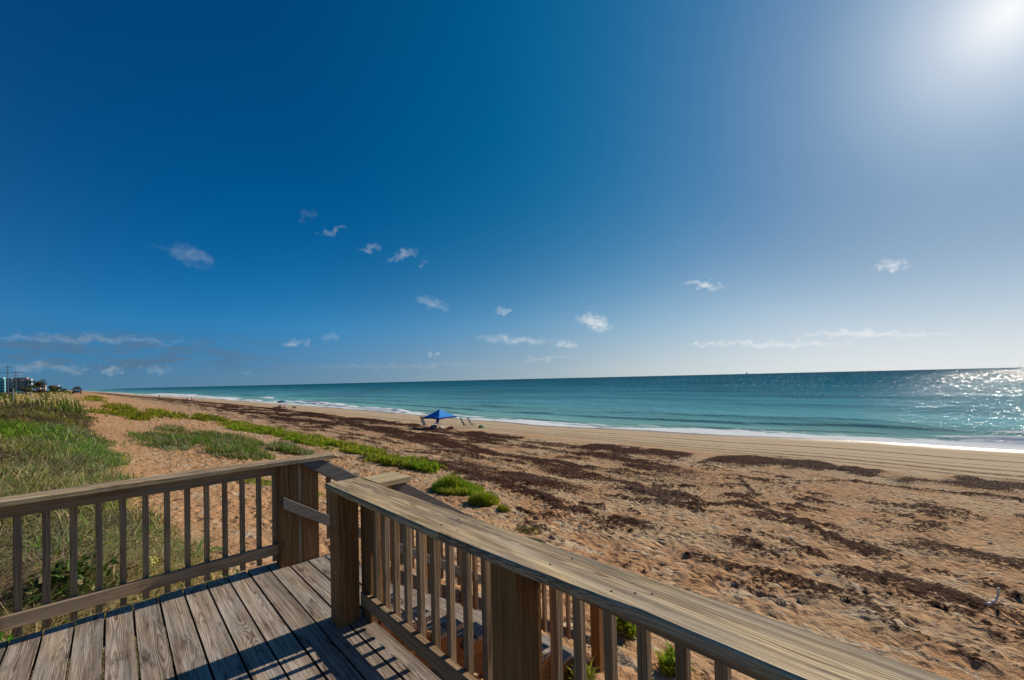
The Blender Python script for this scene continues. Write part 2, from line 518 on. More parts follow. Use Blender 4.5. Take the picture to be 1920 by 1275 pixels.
def wood(name, early, late, grey, greyamt=.5, ring=.0075, contrast=.8, stain=.35, rough=.75, bumpd=.0016, stainc=(.035, .022, .014)):
    m, nb, p = new_mat(name)
    tcn = nb.new('ShaderNodeTexCoord')
    oi = nb.new('ShaderNodeObjectInfo')
    rnd = oi.outputs['Random']
    off = nb.comb(nb.math('MULTIPLY', rnd, 37.0), nb.math('MULTIPLY', rnd, 0.0), 0.0)
    P0 = tcn.outputs['Object']
    P = nb.vmath('ADD', P0, off)
    x, y, z = nb.sep(P)
    rz = nb.math('MULTIPLY', rnd, 91.7)
    low = nb.noise(nb.comb(nb.math('MULTIPLY', x, 1.3), nb.math('MULTIPLY', y, 5.0), rz), 1.0, 3, .55)
    low2 = nb.noise(nb.comb(nb.math('MULTIPLY', x, .8), nb.math('MULTIPLY', y, 1.5), nb.math('ADD', rz, 7.0)), 1.0, 2, .5)
    # knots
    kv = nb.voro(nb.comb(nb.math('MULTIPLY', x, 1.15), nb.math('MULTIPLY', y, 5.5), rz), 1.0)
    kd = kv.outputs['Distance']
    kf = nb.rng(kd, .34, .02, 0, 1, True)
    yy = nb.math('ADD', y, nb.math('MULTIPLY', nb.math('SUBTRACT', low, .5), .05))
    y0 = nb.math('MULTIPLY', nb.math('SUBTRACT', nb.math('FRACT', nb.math('MULTIPLY', rnd, 13.7)), .5), .09)
    yy = nb.math('SUBTRACT', yy, y0)
    zz = nb.math('ADD', nb.math('ABSOLUTE', z), nb.math('ADD', .012, nb.math('MULTIPLY', low2, .05)))
    r = nb.math('SQRT', nb.math('ADD', nb.math('MULTIPLY', yy, yy), nb.math('MULTIPLY', zz, zz)))
    r = nb.math('ADD', r, nb.math('MULTIPLY', kf, .016))
    ringv = nb.math('FRACT', nb.math('DIVIDE', r, ring))
    rg = nb.math('MULTIPLY', nb.rng(ringv, .25, .85, 0, 1, True), nb.rng(ringv, 1.0, .92, 0, 1, True))
    gn0 = nb.noise(nb.comb(nb.math('MULTIPLY', x, 1.7), nb.math('MULTIPLY', y, 9.0), nb.math('ADD', rz, 31.0)), 1.0, 3, .6)
    fib = nb.noise(nb.comb(nb.math('MULTIPLY', x, 5.0), nb.math('MULTIPLY', y, 260.0), nb.math('ADD', nb.math('MULTIPLY', z, 260.0), rz)), 1.0, 3, .6)
    fib2 = nb.noise(nb.comb(nb.math('MULTIPLY', x, 1.6), nb.math('MULTIPLY', y, 60.0), nb.math('ADD', nb.math('MULTIPLY', z, 60.0), rz)), 1.0, 3, .65)
    ringamt = nb.rng(gn0, .35, .65, .12, .62)
    f = nb.math('ADD', nb.math('MULTIPLY', rg, ringamt), nb.math('ADD', nb.math('MULTIPLY', nb.math('SUBTRACT', fib, .38), 1.1), nb.math('MULTIPLY', nb.math('SUBTRACT', fib2, .42), 1.9)))
    f = nb.math('MULTIPLY', f, contrast, clamp=True)
    base = nb.mix(f, early, late)
    gn = nb.noise(nb.comb(nb.math('MULTIPLY', x, 2.4), nb.math('MULTIPLY', y, 11.0), nb.math('ADD', rz, 3.0)), 1.0, 4, .6)
    ga = nb.math('MULTIPLY', nb.rng(gn, .35, .65, 0, 1, True), greyamt)
    gcol = nb.mix(f, grey, tuple(c * .38 for c in grey))
    base = nb.mix(ga, base, gcol)
    sn = nb.noise(nb.comb(nb.math('MULTIPLY', x, 3.2), nb.math('MULTIPLY', y, 14.0), nb.math('ADD', rz, 13.0)), 1.0, 5, .65)
    sa = nb.math('MULTIPLY', nb.rng(sn, .52, .72, 0, 1, True), stain)
    base = nb.mix(sa, base, stainc)
    base = nb.mix(nb.rng(kd, .085, .045, 0, .85, True), base, (.045, .026, .016))
    # hairline drying cracks
    ck = nb.noise(nb.comb(nb.math('MULTIPLY', x, 1.4), nb.math('MULTIPLY', y, 95.0), nb.math('ADD', nb.math('MULTIPLY', z, 95.0), rz)), 1.0, 1, .5)
    cm = nb.rng(ck, .76, .80, 0, 1, True)
    base = nb.mix(nb.math('MULTIPLY', cm, .85), base, (.012, .009, .007))
    if name == 'deck_wood':   # shade of the board gaps, coloured onto the long edges
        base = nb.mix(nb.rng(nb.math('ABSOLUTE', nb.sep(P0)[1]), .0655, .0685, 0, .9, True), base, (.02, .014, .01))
    tint = nb.rng(nb.math('FRACT', nb.math('MULTIPLY', rnd, 7.31)), 0, 1, .78, 1.18)
    sc = nb.new('ShaderNodeVectorMath', operation='SCALE')
    nb.link(base, sc.inputs[0]); nb.link(tint, sc.inputs['Scale'])
    nb.link(sc.outputs[0], p.inputs['Base Color'])
    p.inputs['Roughness'].default_value = rough
    p.inputs['Specular IOR Level'].default_value = .25
    h = nb.math('SUBTRACT', nb.math('SUBTRACT', nb.math('MULTIPLY', rg, .5), nb.math('MULTIPLY', cm, 2.0)), nb.math('MULTIPLY', nb.math('SUBTRACT', fib, .5), .9))
    nb.link(nb.bump(h, bumpd, .9), p.inputs['Normal'])
    return m


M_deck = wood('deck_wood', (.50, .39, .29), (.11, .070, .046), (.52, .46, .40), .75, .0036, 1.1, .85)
M_cap = wood('cap_wood', (.78, .60, .34), (.25, .15, .07), (.42, .36, .30), .55, .0042, 1.3, .5)
M_post = wood('post_wood', (.50, .245, .085), (.14, .055, .016), (.24, .145, .07), .35, .006, .8, .35)
M_rail = wood('rail_wood', (.52, .34, .18), (.13, .072, .036), (.44, .35, .26), .45, .0048, .9, .35)
M_rust = wood('joist_wood', (.38, .16, .05), (.15, .055, .018), (.24, .13, .06), .3, .006, .7, .2)
M_newcap = wood('newer_wood', (.62, .50, .26), (.28, .19, .085), (.44, .39, .30), .3, .007, .8, .12)
M_rustnail = simple('rusty_nail', (.08, .045, .028), .7, .3)
M_metal = simple('galvanised_metal', (.45, .44, .42), .4, .9)

# ------------------------------------------------------------------ ground
def build_ground():
    def ax(lo, hi, f):
        p_ = [0.0]
        while p_[-1] < hi: p_.append(p_[-1] + f(p_[-1]))
        q_ = [0.0]
        while q_[-1] > lo: q_.append(q_[-1] - f(q_[-1]))
        return np.array(sorted(set(q_[1:] + p_)))
    xs = ax(-150, 66, lambda v: max(.06, .03 * -v) if v < 0 else (max(.05, .0075 * v) if v < 36 else .5))
    ys = ax(-34, 2600, lambda v: max(.06, .0085 * abs(v)) if v < 30 else .016 * v - .225)
    X, Y = np.meshgrid(xs, ys, indexing='ij')
    Z, Wk, G = full_z(X, Y)
    nx, ny = X.shape
    V = np.stack([X, Y, Z], -1).reshape(-1, 3)
    idx = np.arange(nx * ny).reshape(nx, ny)
    Fq = np.stack([idx[:-1, :-1], idx[1:, :-1], idx[1:, 1:], idx[:-1, 1:]], -1).reshape(-1, 4)
    gr = green_field(X, Y)
    cx_ = coast_x(X, Y)
    at = dict(wrack=Wk.ravel(), grass=G.ravel(), green=gr.ravel(), coast=cx_.ravel())
    m, nb, p = new_mat('beach_sand')
    geo = nb.new('ShaderNodeNewGeometry')
    pos = geo.outputs['Position']
    co = nb.attr('coast')
    n1 = nb.noise(pos, .33, 4, .6)
    n2 = nb.noise(pos, 1.9, 4, .6)
    n3 = nb.noise(pos, 9.0, 4, .65)
    n4 = nb.noise(pos, 60.0, 3, .6)
    stretch = nb.noise(nb.vmath('MULTIPLY', pos, (1.5, .28, 1.0)), 1.0, 4, .65)
    orange = (.49, .275, .14)
    beige = (.53, .37, .22)
    pale = (.57, .43, .275)
    wet = (.30, .20, .12)
    f1 = nb.rng(nb.math('ADD', n1, nb.math('MULTIPLY', nb.math('SUBTRACT', n2, .5), .5)), .40, .60, 0, 1, True)
    f1 = nb.math('ADD', nb.math('MULTIPLY', f1, .75), nb.rng(co, 12, 4, .15, -.5), clamp=True)
    c = nb.mix(f1, orange, beige)
    up = nb.rng(nb.math('ADD', co, nb.math('MULTIPLY', nb.math('SUBTRACT', stretch, .5), 10)), 33, 38, 0, 1, True)
    c = nb.mix(up, c, pale)
    c = nb.mix(nb.math('MULTIPLY', nb.rng(stretch, .50, .62, 0, .45, True), nb.math('MULTIPLY', nb.rng(co, 44, 36, 0, 1), nb.rng(co, 20, 30, 0, 1))), c, (.54, .45, .35))
    # greyish dry plant litter
    lit = nb.math('MULTIPLY', nb.rng(n2, .44, .62, 0, .8, True), nb.math('MULTIPLY', nb.rng(co, 5, 9, 0, 1), nb.rng(co, 33, 27, 0, 1)))
    speck = nb.rng(n3, .46, .58, 0, 1, True)
    c = nb.mix(nb.math('MULTIPLY', lit, speck), c, (.23, .155, .11))
    # bleached dry stems lying between the dunes
    lt = nb.rng(nb.noise(nb.vmath('MULTIPLY', pos, (2.6, .9, 1.0)), 1.0, 4, .7), .54, .64, 0, .8, True)
    c = nb.mix(nb.math('MULTIPLY', lt, nb.math('MULTIPLY', nb.rng(co, -.5, 2.5, 0, 1), nb.rng(co, 20, 12, 0, 1))), c, (.58, .47, .33))
    # dark grains and flecks
    fl = nb.rng(n4, .60, .70, 0, .55, True)
    fl = nb.math('MULTIPLY', fl, nb.rng(co, 36, 30, .2, 1))
    c = nb.mix(fl, c, (.13, .075, .045))
    # tyre ruts holding darker damp sand
    rut = None
    for c_, w_, a_ in ((35.6, .22, .6), (36.9, .30, .7), (38.5, .26, .6), (40.0, .22, .45), (42.3, .30, .85), (45.0, .3, .25)):
        wob_ = nb.math('MULTIPLY', nb.math('SUBTRACT', nb.noise(nb.vmath('MULTIPLY', pos, (.02, .06, 0)), 1.0, 2), .5), 2.4)
        d_ = nb.math('DIVIDE', nb.math('SUBTRACT', nb.math('ADD', co, wob_), c_), w_)
        g_ = nb.math('MULTIPLY', nb.math('POWER', 2.718, nb.math('MULTIPLY', nb.math('MULTIPLY', d_, d_), -1)), a_)
        rut = g_ if rut is None else nb.math('MAXIMUM', rut, g_)
    rut = nb.math('MULTIPLY', rut, nb.rng(n2, .35, .55, .45, 1.0))
    c = nb.mix(nb.math('MULTIPLY', rut, 1.35, clamp=True), c, (.13, .085, .05))
    # wet sand
    wf = nb.rng(nb.math('ADD', co, nb.math('MULTIPLY', nb.math('SUBTRACT', n1, .5), 2.5)), 46.5, 48.8, 0, 1, True)
    c = nb.mix(wf, c, wet)
    # seaweed
    wk = nb.attr('wrack')
    wsum = nb.math('ADD', wk, nb.math('ADD', nb.math('MULTIPLY', nb.math('SUBTRACT', n3, .5), 2.3), nb.math('MULTIPLY', nb.math('SUBTRACT', n2, .5), .9)))
    wm = nb.rng(wsum, .40, .62, 0, 1, True)
    wcol = nb.mix(nb.rng(n4, .35, .65), (.020, .0065, .004), (.095, .036, .022))
    wcol = nb.mix(nb.math('MULTIPLY', nb.rng(n1, .50, .62, 0, .5, True), nb.rng(co, 27, 18, 0, 1)), wcol, (.13, .09, .07))
    c = nb.mix(nb.math('MULTIPLY', wm, .95), c, wcol)
    # soil and litter under plants
    gs = nb.attr('grass')
    gm = nb.rng(nb.math('ADD', gs, nb.math('MULTIPLY', nb.math('SUBTRACT', n3, .5), .7)), .35, .65, 0, 1, True)
    gcol = nb.mix(nb.rng(n3, .35, .65), (.055, .042, .025), (.17, .12, .07))
    gcol = nb.mix(nb.rng(n2, .5, .6, 0, .7, True), gcol, (.07, .09, .022))
    c = nb.mix(gm, c, gcol)
    ge = nb.attr('green')
    gem = nb.rng(nb.math('ADD', ge, nb.math('MULTIPLY', nb.math('SUBTRACT', n3, .5), .8)), .40, .62, 0, 1, True)
    gecol = nb.mix(nb.rng(n3, .35, .65), (.055, .065, .015), (.15, .17, .03))
    c = nb.mix(gem, c, gecol)
    nb.link(c, p.inputs['Base Color'])
    nb.link(nb.rng(wf, 0, 1, .92, .35), p.inputs['Roughness'])
    nb.link(nb.rng(wf, 0, 1, .04, .4), p.inputs['Specular IOR Level'])
    h = nb.math('ADD', nb.math('MULTIPLY', n3, .085), nb.math('MULTIPLY', n4, .015))
    h = nb.math('ADD', h, nb.math('MULTIPLY', nb.math('MULTIPLY', n2, .12), nb.rng(co, 36, 30, 0, 1)))
    h = nb.math('ADD', h, nb.math('MULTIPLY', nb.math('MULTIPLY', wm, n3), .14))
    pv = nb.noise(pos, 1.3, 2, .5, col=True)
    pw = nb.vmath('ADD', pos, nb.vmath('MULTIPLY', nb.vmath('SUBTRACT', pv, (.5, .5, .5)), (.5, .5, 0)))
    for sc_, am_ in ((2.6, .080), (4.3, .052)):
        vv = nb.voro(nb.vmath('MULTIPLY', pw, (1.0, .8, 0)), sc_)
        pit = nb.rng(vv.outputs['Distance'], .05, .42, 0, 1, True)
        h = nb.math('ADD', h, nb.math('MULTIPLY', nb.math('MULTIPLY', pit, am_), nb.rng(co, 36, 33, 0, 1)))
    h = nb.math('SUBTRACT', h, nb.math('MULTIPLY', rut, .10))
    bs = nb.rng(co, 34, 37, 1.0, .6)
    nb.link(nb.bump(h, 1.0, bs), p.inputs['Normal'])
    o = mesh_np('ground', V, Fq, m, smooth=True, attrs=at)
    tag(o, kind='structure')
    return len(V)


build_ground()


# ------------------------------------------------------------------ sea
def build_sea():
    off = [-6.0]
    while off[-1] < 22000: off.append(off[-1] + max(.22, .018 * abs(off[-1]) ** 1.0))
    u = np.array(off)
    ys = []
    y = 0.0
    while y < 24000:
        ys.append(y); y += max(1.0, .03 * y)
    yneg = []
    y = -1.0
    while y > -9000:
        yneg.append(y); y -= max(1.0, .05 * abs(y))
    v = np.array(sorted(yneg) + ys)
    Uo, V_ = np.meshgrid(u, v, indexing='ij')
    X = 30 + (shore(V_) - 30) + bend(np.minimum(V_, 3000)) + Uo
    d = Uo
    ph = (fbm(X * 0, V_, 40.0, 2, 7) - .5) * 9
    z = np.zeros_like(X)
    for (c_, w_, a_, s_) in ((6.2, 1.0, .22, 3), (14.5, 1.3, .36, 4), (26, 1.7, .30, 5), (41, 2.4, .26, 6), (60, 3, .24, 8), (84, 3.5, .22, 12), (112, 4, .22, 13), (150, 5, .2, 14)):
        cc = c_ + (fbm(X * 0 + s_, V_, 26.0, 3, s_ * 7) - .5) * c_ * .42 + (V_ - 20) * .012 * min(c_ / 10, 2)
        amp = a_ * sstep(.34, .62, fbm(X * 0 + s_ * 3.3, V_, 17.0, 2, s_ * 13))
        dd = d - cc
        prof_ = np.exp(-(np.where(dd < 0, dd / (w_ * .55), dd / (w_ * 1.5))) ** 2)
        z += amp * prof_
    z += (fbm(X, V_ * .45, 5.0, 3, 17) - .5) * .16 * sstep(0, 14, d) * sstep(400, 120, d)
    Zs = SEA_Z + z + np.where(d < 3, .02, 0)
    # foam
    lace = fbm(X, V_, .8, 4, 23)
    edge = sstep(-.9, -.1, d + (lace - .5) * 1.4) * sstep(4.6, .9, d + (fbm(X * .3, V_, 3.5, 3, 29) - .5) * 5.0 + (fbm(X * .1, V_, 16, 2, 27) - .5) * 7.0)
    foam = edge * (0.72 + .5 * lace)
    foam2 = sstep(9.5, 3.0, d) * sstep(1, 2.5, d) * sstep(.44, .62, fbm(X, V_ * .35, 1.3, 4, 31, .6)) * .8
    foam = np.maximum(foam, foam2)
    # breakers
    for (c_, w_, y0, y1) in ((2.6, 1.5, 90, 114), (3.4, 1.6, 119, 135), (5.2, 1.8, 135, 156), (7.4, 2.2, 154, 182), (6.2, 2.0, 184, 200), (16, 2.5, 246, 262), (4, 4, 262, 345), (3, 2.5, 215, 238), (5.0, 1.0, -20, -2.5), (13.2, .9, -16, -7), (8, 5, 360, 600), (18, 3, 420, 620)):
        cc = c_ + (fbm(X * 0, V_, 14.0, 3, int(c_ * 10)) - .5) * 2.4
        w_ = w_ * 1.5
        m = np.exp(-((d - cc) / w_) ** 2) * sstep(y0 - 2, y0 + 2, V_) * sstep(y1 + 6, y1 - 3, V_) * sstep(.15, .42, fbm(X, V_, 1.6, 3, 37))
        foam = np.maximum(foam, m * 1.4)
        Zs = Zs + m * .65
    nx, ny = X.shape
    idx = np.arange(nx * ny).reshape(nx, ny)
    Fq = np.stack([idx[:-1, :-1], idx[1:, :-1], idx[1:, 1:], idx[:-1, 1:]], -1).reshape(-1, 4)
    V = np.stack([X, V_, Zs], -1).reshape(-1, 3)
    m, nb, p = new_mat('sea_water')
    geo = nb.new('ShaderNodeNewGeometry')
    pos = geo.outputs['Position']
    dd = nb.attr('off')
    far = nb.math('LOGARITHM', nb.math('MAXIMUM', nb.math('ADD', dd, 2.0), 1.0), 10.0)
    cr = nb.new('ShaderNodeValToRGB')
    nb.link(nb.math('DIVIDE', far, 4.0), cr.inputs[0])
    el_ = cr.color_ramp.elements
    el_[0].position = 0.05; el_[0].color = (.30, .36, .30, 1)
    el_[1].position = 1.0; el_[1].color = (.008, .085, .135, 1)
    for ps, c in ((.20, (.22, .40, .38, 1)), (.31, (.14, .35, .365, 1)), (.45, (.080, .262, .335, 1)), (.62, (.016, .135, .205, 1)), (.80, (.006, .092, .148, 1))):
        e = el_.new(ps); e.color = c
    swl = nb.noise(nb.vmath('MULTIPLY', pos, (1.0, .22, 1.0)), .06, 4, .6)
    patch = nb.rng(swl, .35, .65, .72, 1.25)
    sc = nb.new('ShaderNodeVectorMath', operation='SCALE')
    nb.link(cr.outputs[0], sc.inputs[0]); nb.link(patch, sc.inputs['Scale'])
    fo = nb.attr('foam')
    fn = nb.noise(pos, 2.6, 5, .7)
    fm = nb.rng(nb.math('ADD', fo, nb.math('MULTIPLY', nb.math('SUBTRACT', fn, .5), 1.1)), .38, .72, 0, 1, True)
    c = nb.mix(fm, sc.outputs[0], (.80, .82, .82))
    w1 = nb.noise(nb.vmath('MULTIPLY', pos, (1.0, .45, 1.0)), .55, 5, .62)
    w2 = nb.noise(nb.vmath('MULTIPLY', pos, (1.0, .55, 1.0)), 3.2, 4, .6)
    w3 = nb.noise(nb.vmath('MULTIPLY', pos, (1.0, .35, 1.0)), .13, 3, .55)
    h = nb.math('ADD', nb.math('MULTIPLY', w1, .60), nb.math('ADD', nb.math('MULTIPLY', w2, .14), nb.math('MULTIPLY', w3, .5)))
    bs = nb.rng(dd, 2, 30, .35, 1.0)
    nrm = nb.bump(h, 1.0, bs)
    dif = nb.new('ShaderNodeBsdfDiffuse'); nb.link(c, dif.inputs[0]); nb.link(nrm, dif.inputs['Normal'])
    gl = nb.new('ShaderNodeBsdfGlossy'); gl.inputs['Color'].default_value = (.9, .95, 1, 1); gl.inputs['Roughness'].default_value = .10; nb.link(nrm, gl.inputs['Normal'])
    fr = nb.new('ShaderNodeFresnel'); fr.inputs['IOR'].default_value = 1.33; nb.link(nrm, fr.inputs['Normal'])
    ff = nb.math('MULTIPLY', nb.math('MINIMUM', fr.outputs[0], .14), nb.rng(fm, 0, 1, 1, .05))
    gn = nb.noise(nb.vmath('MULTIPLY', pos, (1.0, .6, 1.0)), .03, 11, .80)
    ff = nb.math('MULTIPLY', ff, nb.rng(gn, .46, .62, .35, 1.5, True))
    px_, py_, pz_ = nb.sep(pos)
    od = nb.math('MAXIMUM', nb.math('ADD', dd, 5.0), 1.0)
    spk = nb.noise(nb.comb(nb.math('MULTIPLY', nb.math('LOGARITHM', od, 2.718), 22.0), nb.math('MULTIPLY', nb.math('DIVIDE', py_, nb.math('ADD', od, 50.0)), 150.0), 0.0), 1.0, 2, .6)
    ff = nb.math('MULTIPLY', ff, nb.math('MULTIPLY', nb.rng(spk, .52, .69, .20, 3.2, True), nb.math('MULTIPLY', nb.rng(dd, 3, 18, .3, 1.0), nb.rng(dd, 20, 260, .22, 1.0))))
    mx = nb.new('ShaderNodeMixShader'); nb.link(ff, mx.inputs[0]); nb.link(dif.outputs[0], mx.inputs[1]); nb.link(gl.outputs[0], mx.inputs[2])
    outn = [n for n in nb.n if n.type == 'OUTPUT_MATERIAL'][0]
    nb.link(mx.outputs[0], outn.inputs[0]); nb.n.remove(p)
    o = mesh_np('sea', V, Fq, m, smooth=True, attrs=dict(off=d.ravel(), foam=foam.ravel()))
    tag(o, kind='structure')


build_sea()


# ------------------------------------------------------------------ boards
def board_mesh(name, L, w, t, seg=1, ch=.004, warp=0.0, bow=None, cut0=0.0, cut1=0.0):
    """board with its length on local X (0..L), width on Y (centred), thickness on Z (centred)
    bow(s) -> (dy_left, dy_right, dz) at length s; cut = mitre shift of the -Y/+Y edge"""
    vs = []
    for i in range(seg + 1):
        s = L * i / seg
        dl = dr = dz = 0.0
        if bow: dl, dr, dz = bow(s)
        if warp:
            dz += random.uniform(-warp, warp); dl += random.uniform(-warp, warp); dr += random.uniform(-warp, warp)
        hw, ht = w / 2, t / 2
        prof_ = [(-hw + ch, -ht), (hw - ch, -ht), (hw, -ht + ch), (hw, ht - ch), (hw - ch, ht), (-hw + ch, ht), (-hw, ht - ch), (-hw, -ht + ch)]
        for (py, pz) in prof_:
            f = (py + hw) / w
            sx = s
            if i == 0: sx = s + cut0 * (f - .5)
            if i == seg: sx = s + cut1 * (f - .5)
            vs.append((sx, py + dl * (1 - f) + dr * f, pz + dz))
    fs = []
    for i in range(seg):
        a, c = i * 8, (i + 1) * 8
        for j in range(8):
            k = (j + 1) % 8
            fs.append((a + j, a + k, c + k, c + j))
    me = bpy.data.meshes.new(name)
    fs = [tuple(reversed(f)) for f in fs]
    fs.append(tuple(range(8)))
    fs.append(tuple(reversed(range(seg * 8, seg * 8 + 8))))
    me.from_pydata(vs, [], fs)
    me.update()
    bmn = bmesh.new(); bmn.from_mesh(me); bmesh.ops.recalc_face_normals(bmn, faces=bmn.faces); bmn.to_mesh(me); bmn.free()
    return me


def place(name, me, mat, parent, p0, d, up=(0, 0, 1), label=None):
    """put a board mesh with its local X along d starting at p0 (world), local Z close to up"""
    if not me.materials: me.materials.append(mat)
    o = bpy.data.objects.new(name, me)
    COL.objects.link(o)
    X = Vector(d).normalized()
    Z = Vector(up)
    Y = Z.cross(X).normalized()
    Z = X.cross(Y).normalized()
    R_ = Matrix((X, Y, Z)).transposed().to_4x4()
    loc = Vector(p0)
    if parent:
        loc = loc - parent.location
        o.parent = parent
    o.matrix_local = Matrix.Translation(loc) @ R_
    if label: o['label'] = label
    return o


def board(name, mat, parent, p0, p1, w, t, up=(0, 0, 1), seg=1, **kw):
    p0, p1 = Vector(p0), Vector(p1)
    me = board_mesh(name, (p1 - p0).length, w, t, seg, **kw)
    return place(name, me, mat, parent, p0, p1 - p0, up)


BS = .146
DX0 = -.485
# the deck
deck = empty('wooden_deck', (0, 1.5, 0), 'weathered grey brown wooden deck floor of parallel planks at the dune top', 'deck')
for k in range(-13, 14):
    xa = DX0 + BS * (k - 1)
    xc = xa + BS / 2
    if k <= 12:
        y0, y1 = -1.6 + random.uniform(-.01, .01), 4.216 + random.uniform(-.008, .008)
        if k == 12: y1 = 4.02
    else:
        y0, y1 = 2.765, 4.02
    hz = random.uniform(-.0015, .0015)
    me = board_mesh('deck_board', y1 - y0, .139 - random.uniform(0, .002), .034, 14, ch=.0028, warp=.0011)
    for v in me.vertices: v.co.z *= 1.0
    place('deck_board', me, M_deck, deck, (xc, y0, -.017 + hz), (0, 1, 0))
# a further nosing plank of the landing
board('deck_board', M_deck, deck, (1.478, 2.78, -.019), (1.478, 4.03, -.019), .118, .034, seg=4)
bm_ = bmesh.new(); add_tube(bm_, (0, 0, -.003), (0, 0, .0012), .0048, .0048, 8)
bmesh.ops.recalc_face_normals(bm_, faces=bm_.faces)
M_screw = simple('rusty_screw', (.09, .05, .03), .6, .5)
scr = obj_bm('screw', bm_, M_screw, deck)
first_ = True
for k in range(-11, 13):
    for yy in (4.168, 2.7, 1.5):
        for dx_ in (-.038, .036):
            if yy == 4.168 and k == 12: continue
            o_ = scr if first_ else scr.copy()
            if not first_: COL.objects.link(o_); o_.parent = deck
            first_ = False
            o_.location = (DX0 + BS * (k - .5) + dx_ + random.uniform(-.006, .006), yy + random.uniform(-.008, .008) - 1.5, .0)
for yy in (-.9, .3, 1.5, 2.7):
    board('joist', M_rust, deck, (-2.3, yy, -.13), (1.2, yy, -.13), .038, .18)
board('rim_joist', M_rust, deck, (-2.3, 4.17, -.13), (1.24, 4.17, -.13), .038, .18)
board('rim_joist', M_rust, deck, (1.232, -1.5, -.13), (1.232, 4.15, -.13), .038, .18)
for (px, py) in ((1.15, 4.08), (1.14, .6), (-1.2, 4.08), (-1.2, .6)):
    board('support_post', M_post, deck, (px, py, -1.9), (px, py, -.225), .12, .12, up=(0, 1, 0))


def nail(parent, name, p, nrm, r=.006, h=.003):
    bm_ = bmesh.new()
    add_tube(bm_, Vector(p) - Vector(nrm) * .002 - parent.location, Vector(p) + Vector(nrm) * h - parent.location, r, r * .8, 8)
    return obj_bm(name, bm_, M_metal if name == 'bolt' else M_rustnail, parent)


# left railing (runs towards the sea)
lr = empty('deck_railing', (1.1, 4.1, 0), 'left hand brown wooden deck railing running towards the sea with thin balusters', 'railing')
board('post', M_post, lr, (1.122, 4.100, -.2), (1.122, 4.100, .900), .142, .142, up=(0, 1, 0), seg=2)
board('trim_board', M_rail, lr, (1.212, 4.052, -.03), (1.212, 4.052, .892), .034, .036, up=(0, 1, 0), seg=2)
board('upper_rail', M_rail, lr, (-2.2, 4.119, .8555), (1.050, 4.119, .8555), .038, .089, seg=6, warp=.001)
board('lower_rail', M_rail, lr, (-2.2, 4.119, .155), (1.050, 4.119, .149), .038, .089, seg=6, warp=.0015)


def capL(s):  # s from x=-2.2
    x_ = s - 2.2
    o = np.interp(x_, [-2.2, -.45, .2, 1.0, 1.5], [.0, .012, .030, .012, -.012])
    i = np.interp(x_, [-2.2, -.45, .2, 1.0, 1.5], [-.005, .0, .012, .0, -.02])
    return (i, o, 0)


me = board_mesh('cap_rail', 3.70, .158, .038, 26, ch=.006, warp=.0006, bow=capL)
place('cap_rail', me, M_cap, lr, (-2.2, 4.068, .921), (1, 0, 0))
bal_xs = [-.445 + .1235 * i for i in range(-13, 13)]
bme = board_mesh('baluster', .80, .036, .036, 3, ch=.003, warp=.0008)
for bx in bal_xs:
    place('baluster', bme, M_rail, lr, (bx, 4.158, .035), (0, 0, 1), up=(0, 1, 0))

# near railing (runs along the coast)
nr = empty('deck_railing', (1.13, 2.8, 0), 'near wooden deck railing with broad tan cap board, right of the stair opening', 'railing')
board('post', M_post, nr, (1.127, 2.828, -.002 + .002), (1.127, 2.828, .905), .142, .142, up=(0, 1, 0), seg=3)
board('post', M_post, nr, (1.135, 1.168, -.2), (1.135, 1.168, .905), .142, .142, up=(0, 1, 0), seg=3)
board('upper_rail', M_rail, nr, (1.219, -1.5, .855), (1.219, 2.755, .855), .038, .089, seg=6, warp=.001)
board('lower_rail', M_rail, nr, (1.219, -1.5, .145), (1.219, 2.752, .145), .038, .089, seg=10, warp=.0015)


def capR(s):  # s from y=-1.6 up to 2.86 ; local +Y = -X world
    y_ = s - 1.6
    inner = np.interp(y_, [-1.6, .2, .6, .8, 1.2, 1.55, 2.86], [1.085, 1.082, 1.084, 1.066, 1.045, 1.030, 1.022])
    outer = np.interp(y_, [-1.6, 0., .4, .7, 1.2, 1.6, 2.86], [1.312, 1.306, 1.298, 1.283, 1.262, 1.266, 1.262])
    return (-(outer - 1.27), (1.03 - inner), 0)


me = board_mesh('cap_rail', 1.555 + 1.6, .240, .038, 40, ch=.007, warp=.0008, bow=capR)
place('cap_rail', me, M_cap, nr, (1.15, -1.6, .921), (0, 1, 0))


def capR2(s):
    y_ = s + 1.558
    inner = np.interp(y_, [1.55, 2.86], [1.030, 1.022])
    return (-(1.264 - 1.27), (1.03 - inner), 0)


me = board_mesh('cap_rail', 2.875 - 1.558, .240, .038, 20, ch=.007, warp=.0008, bow=capR2)
place('cap_rail', me, M_cap, nr, (1.15, 1.558, .9195), (0, 1, 0))
board('cap_end', M_newcap, nr, (1.268, 2.728, .921), (1.512, 2.728, .921), .245, .038, seg=3, ch=.004)
bme2 = board_mesh('baluster', .80, .036, .036, 3, ch=.003, warp=.0008)
for yb in (2.62, 2.49, 2.36, 2.22, 2.075, 1.93, 1.785, 1.64, 1.495, 1.35, 1.07, .955, .82, .69, .56, .443, .32, .195, .07, -.055, -.18, -.305, -.43, -.555, -.68, -.8, -.93, -1.05):
    place('baluster', bme2, M_rail, nr, (1.2585, yb, .055), (0, 0, 1), up=(0, 1, 0))
for zz in (.36, .70):
    nail(nr, 'bolt', (1.0555, 2.79, zz), (-1, 0, 0), .011, .006)
for yy, xx_ in ((2.6, 1.09), (2.6, 1.2), (1.62, 1.1), (1.62, 1.2), (1.5, 1.1), (1.5, 1.2), (.98, 1.13), (.95, 1.22), (.72, 1.12), (.66, 1.16), (.62, 1.19)):
    nail(nr, 'nail', (xx_, yy, .9405), (0, 0, 1), .004, .0015)

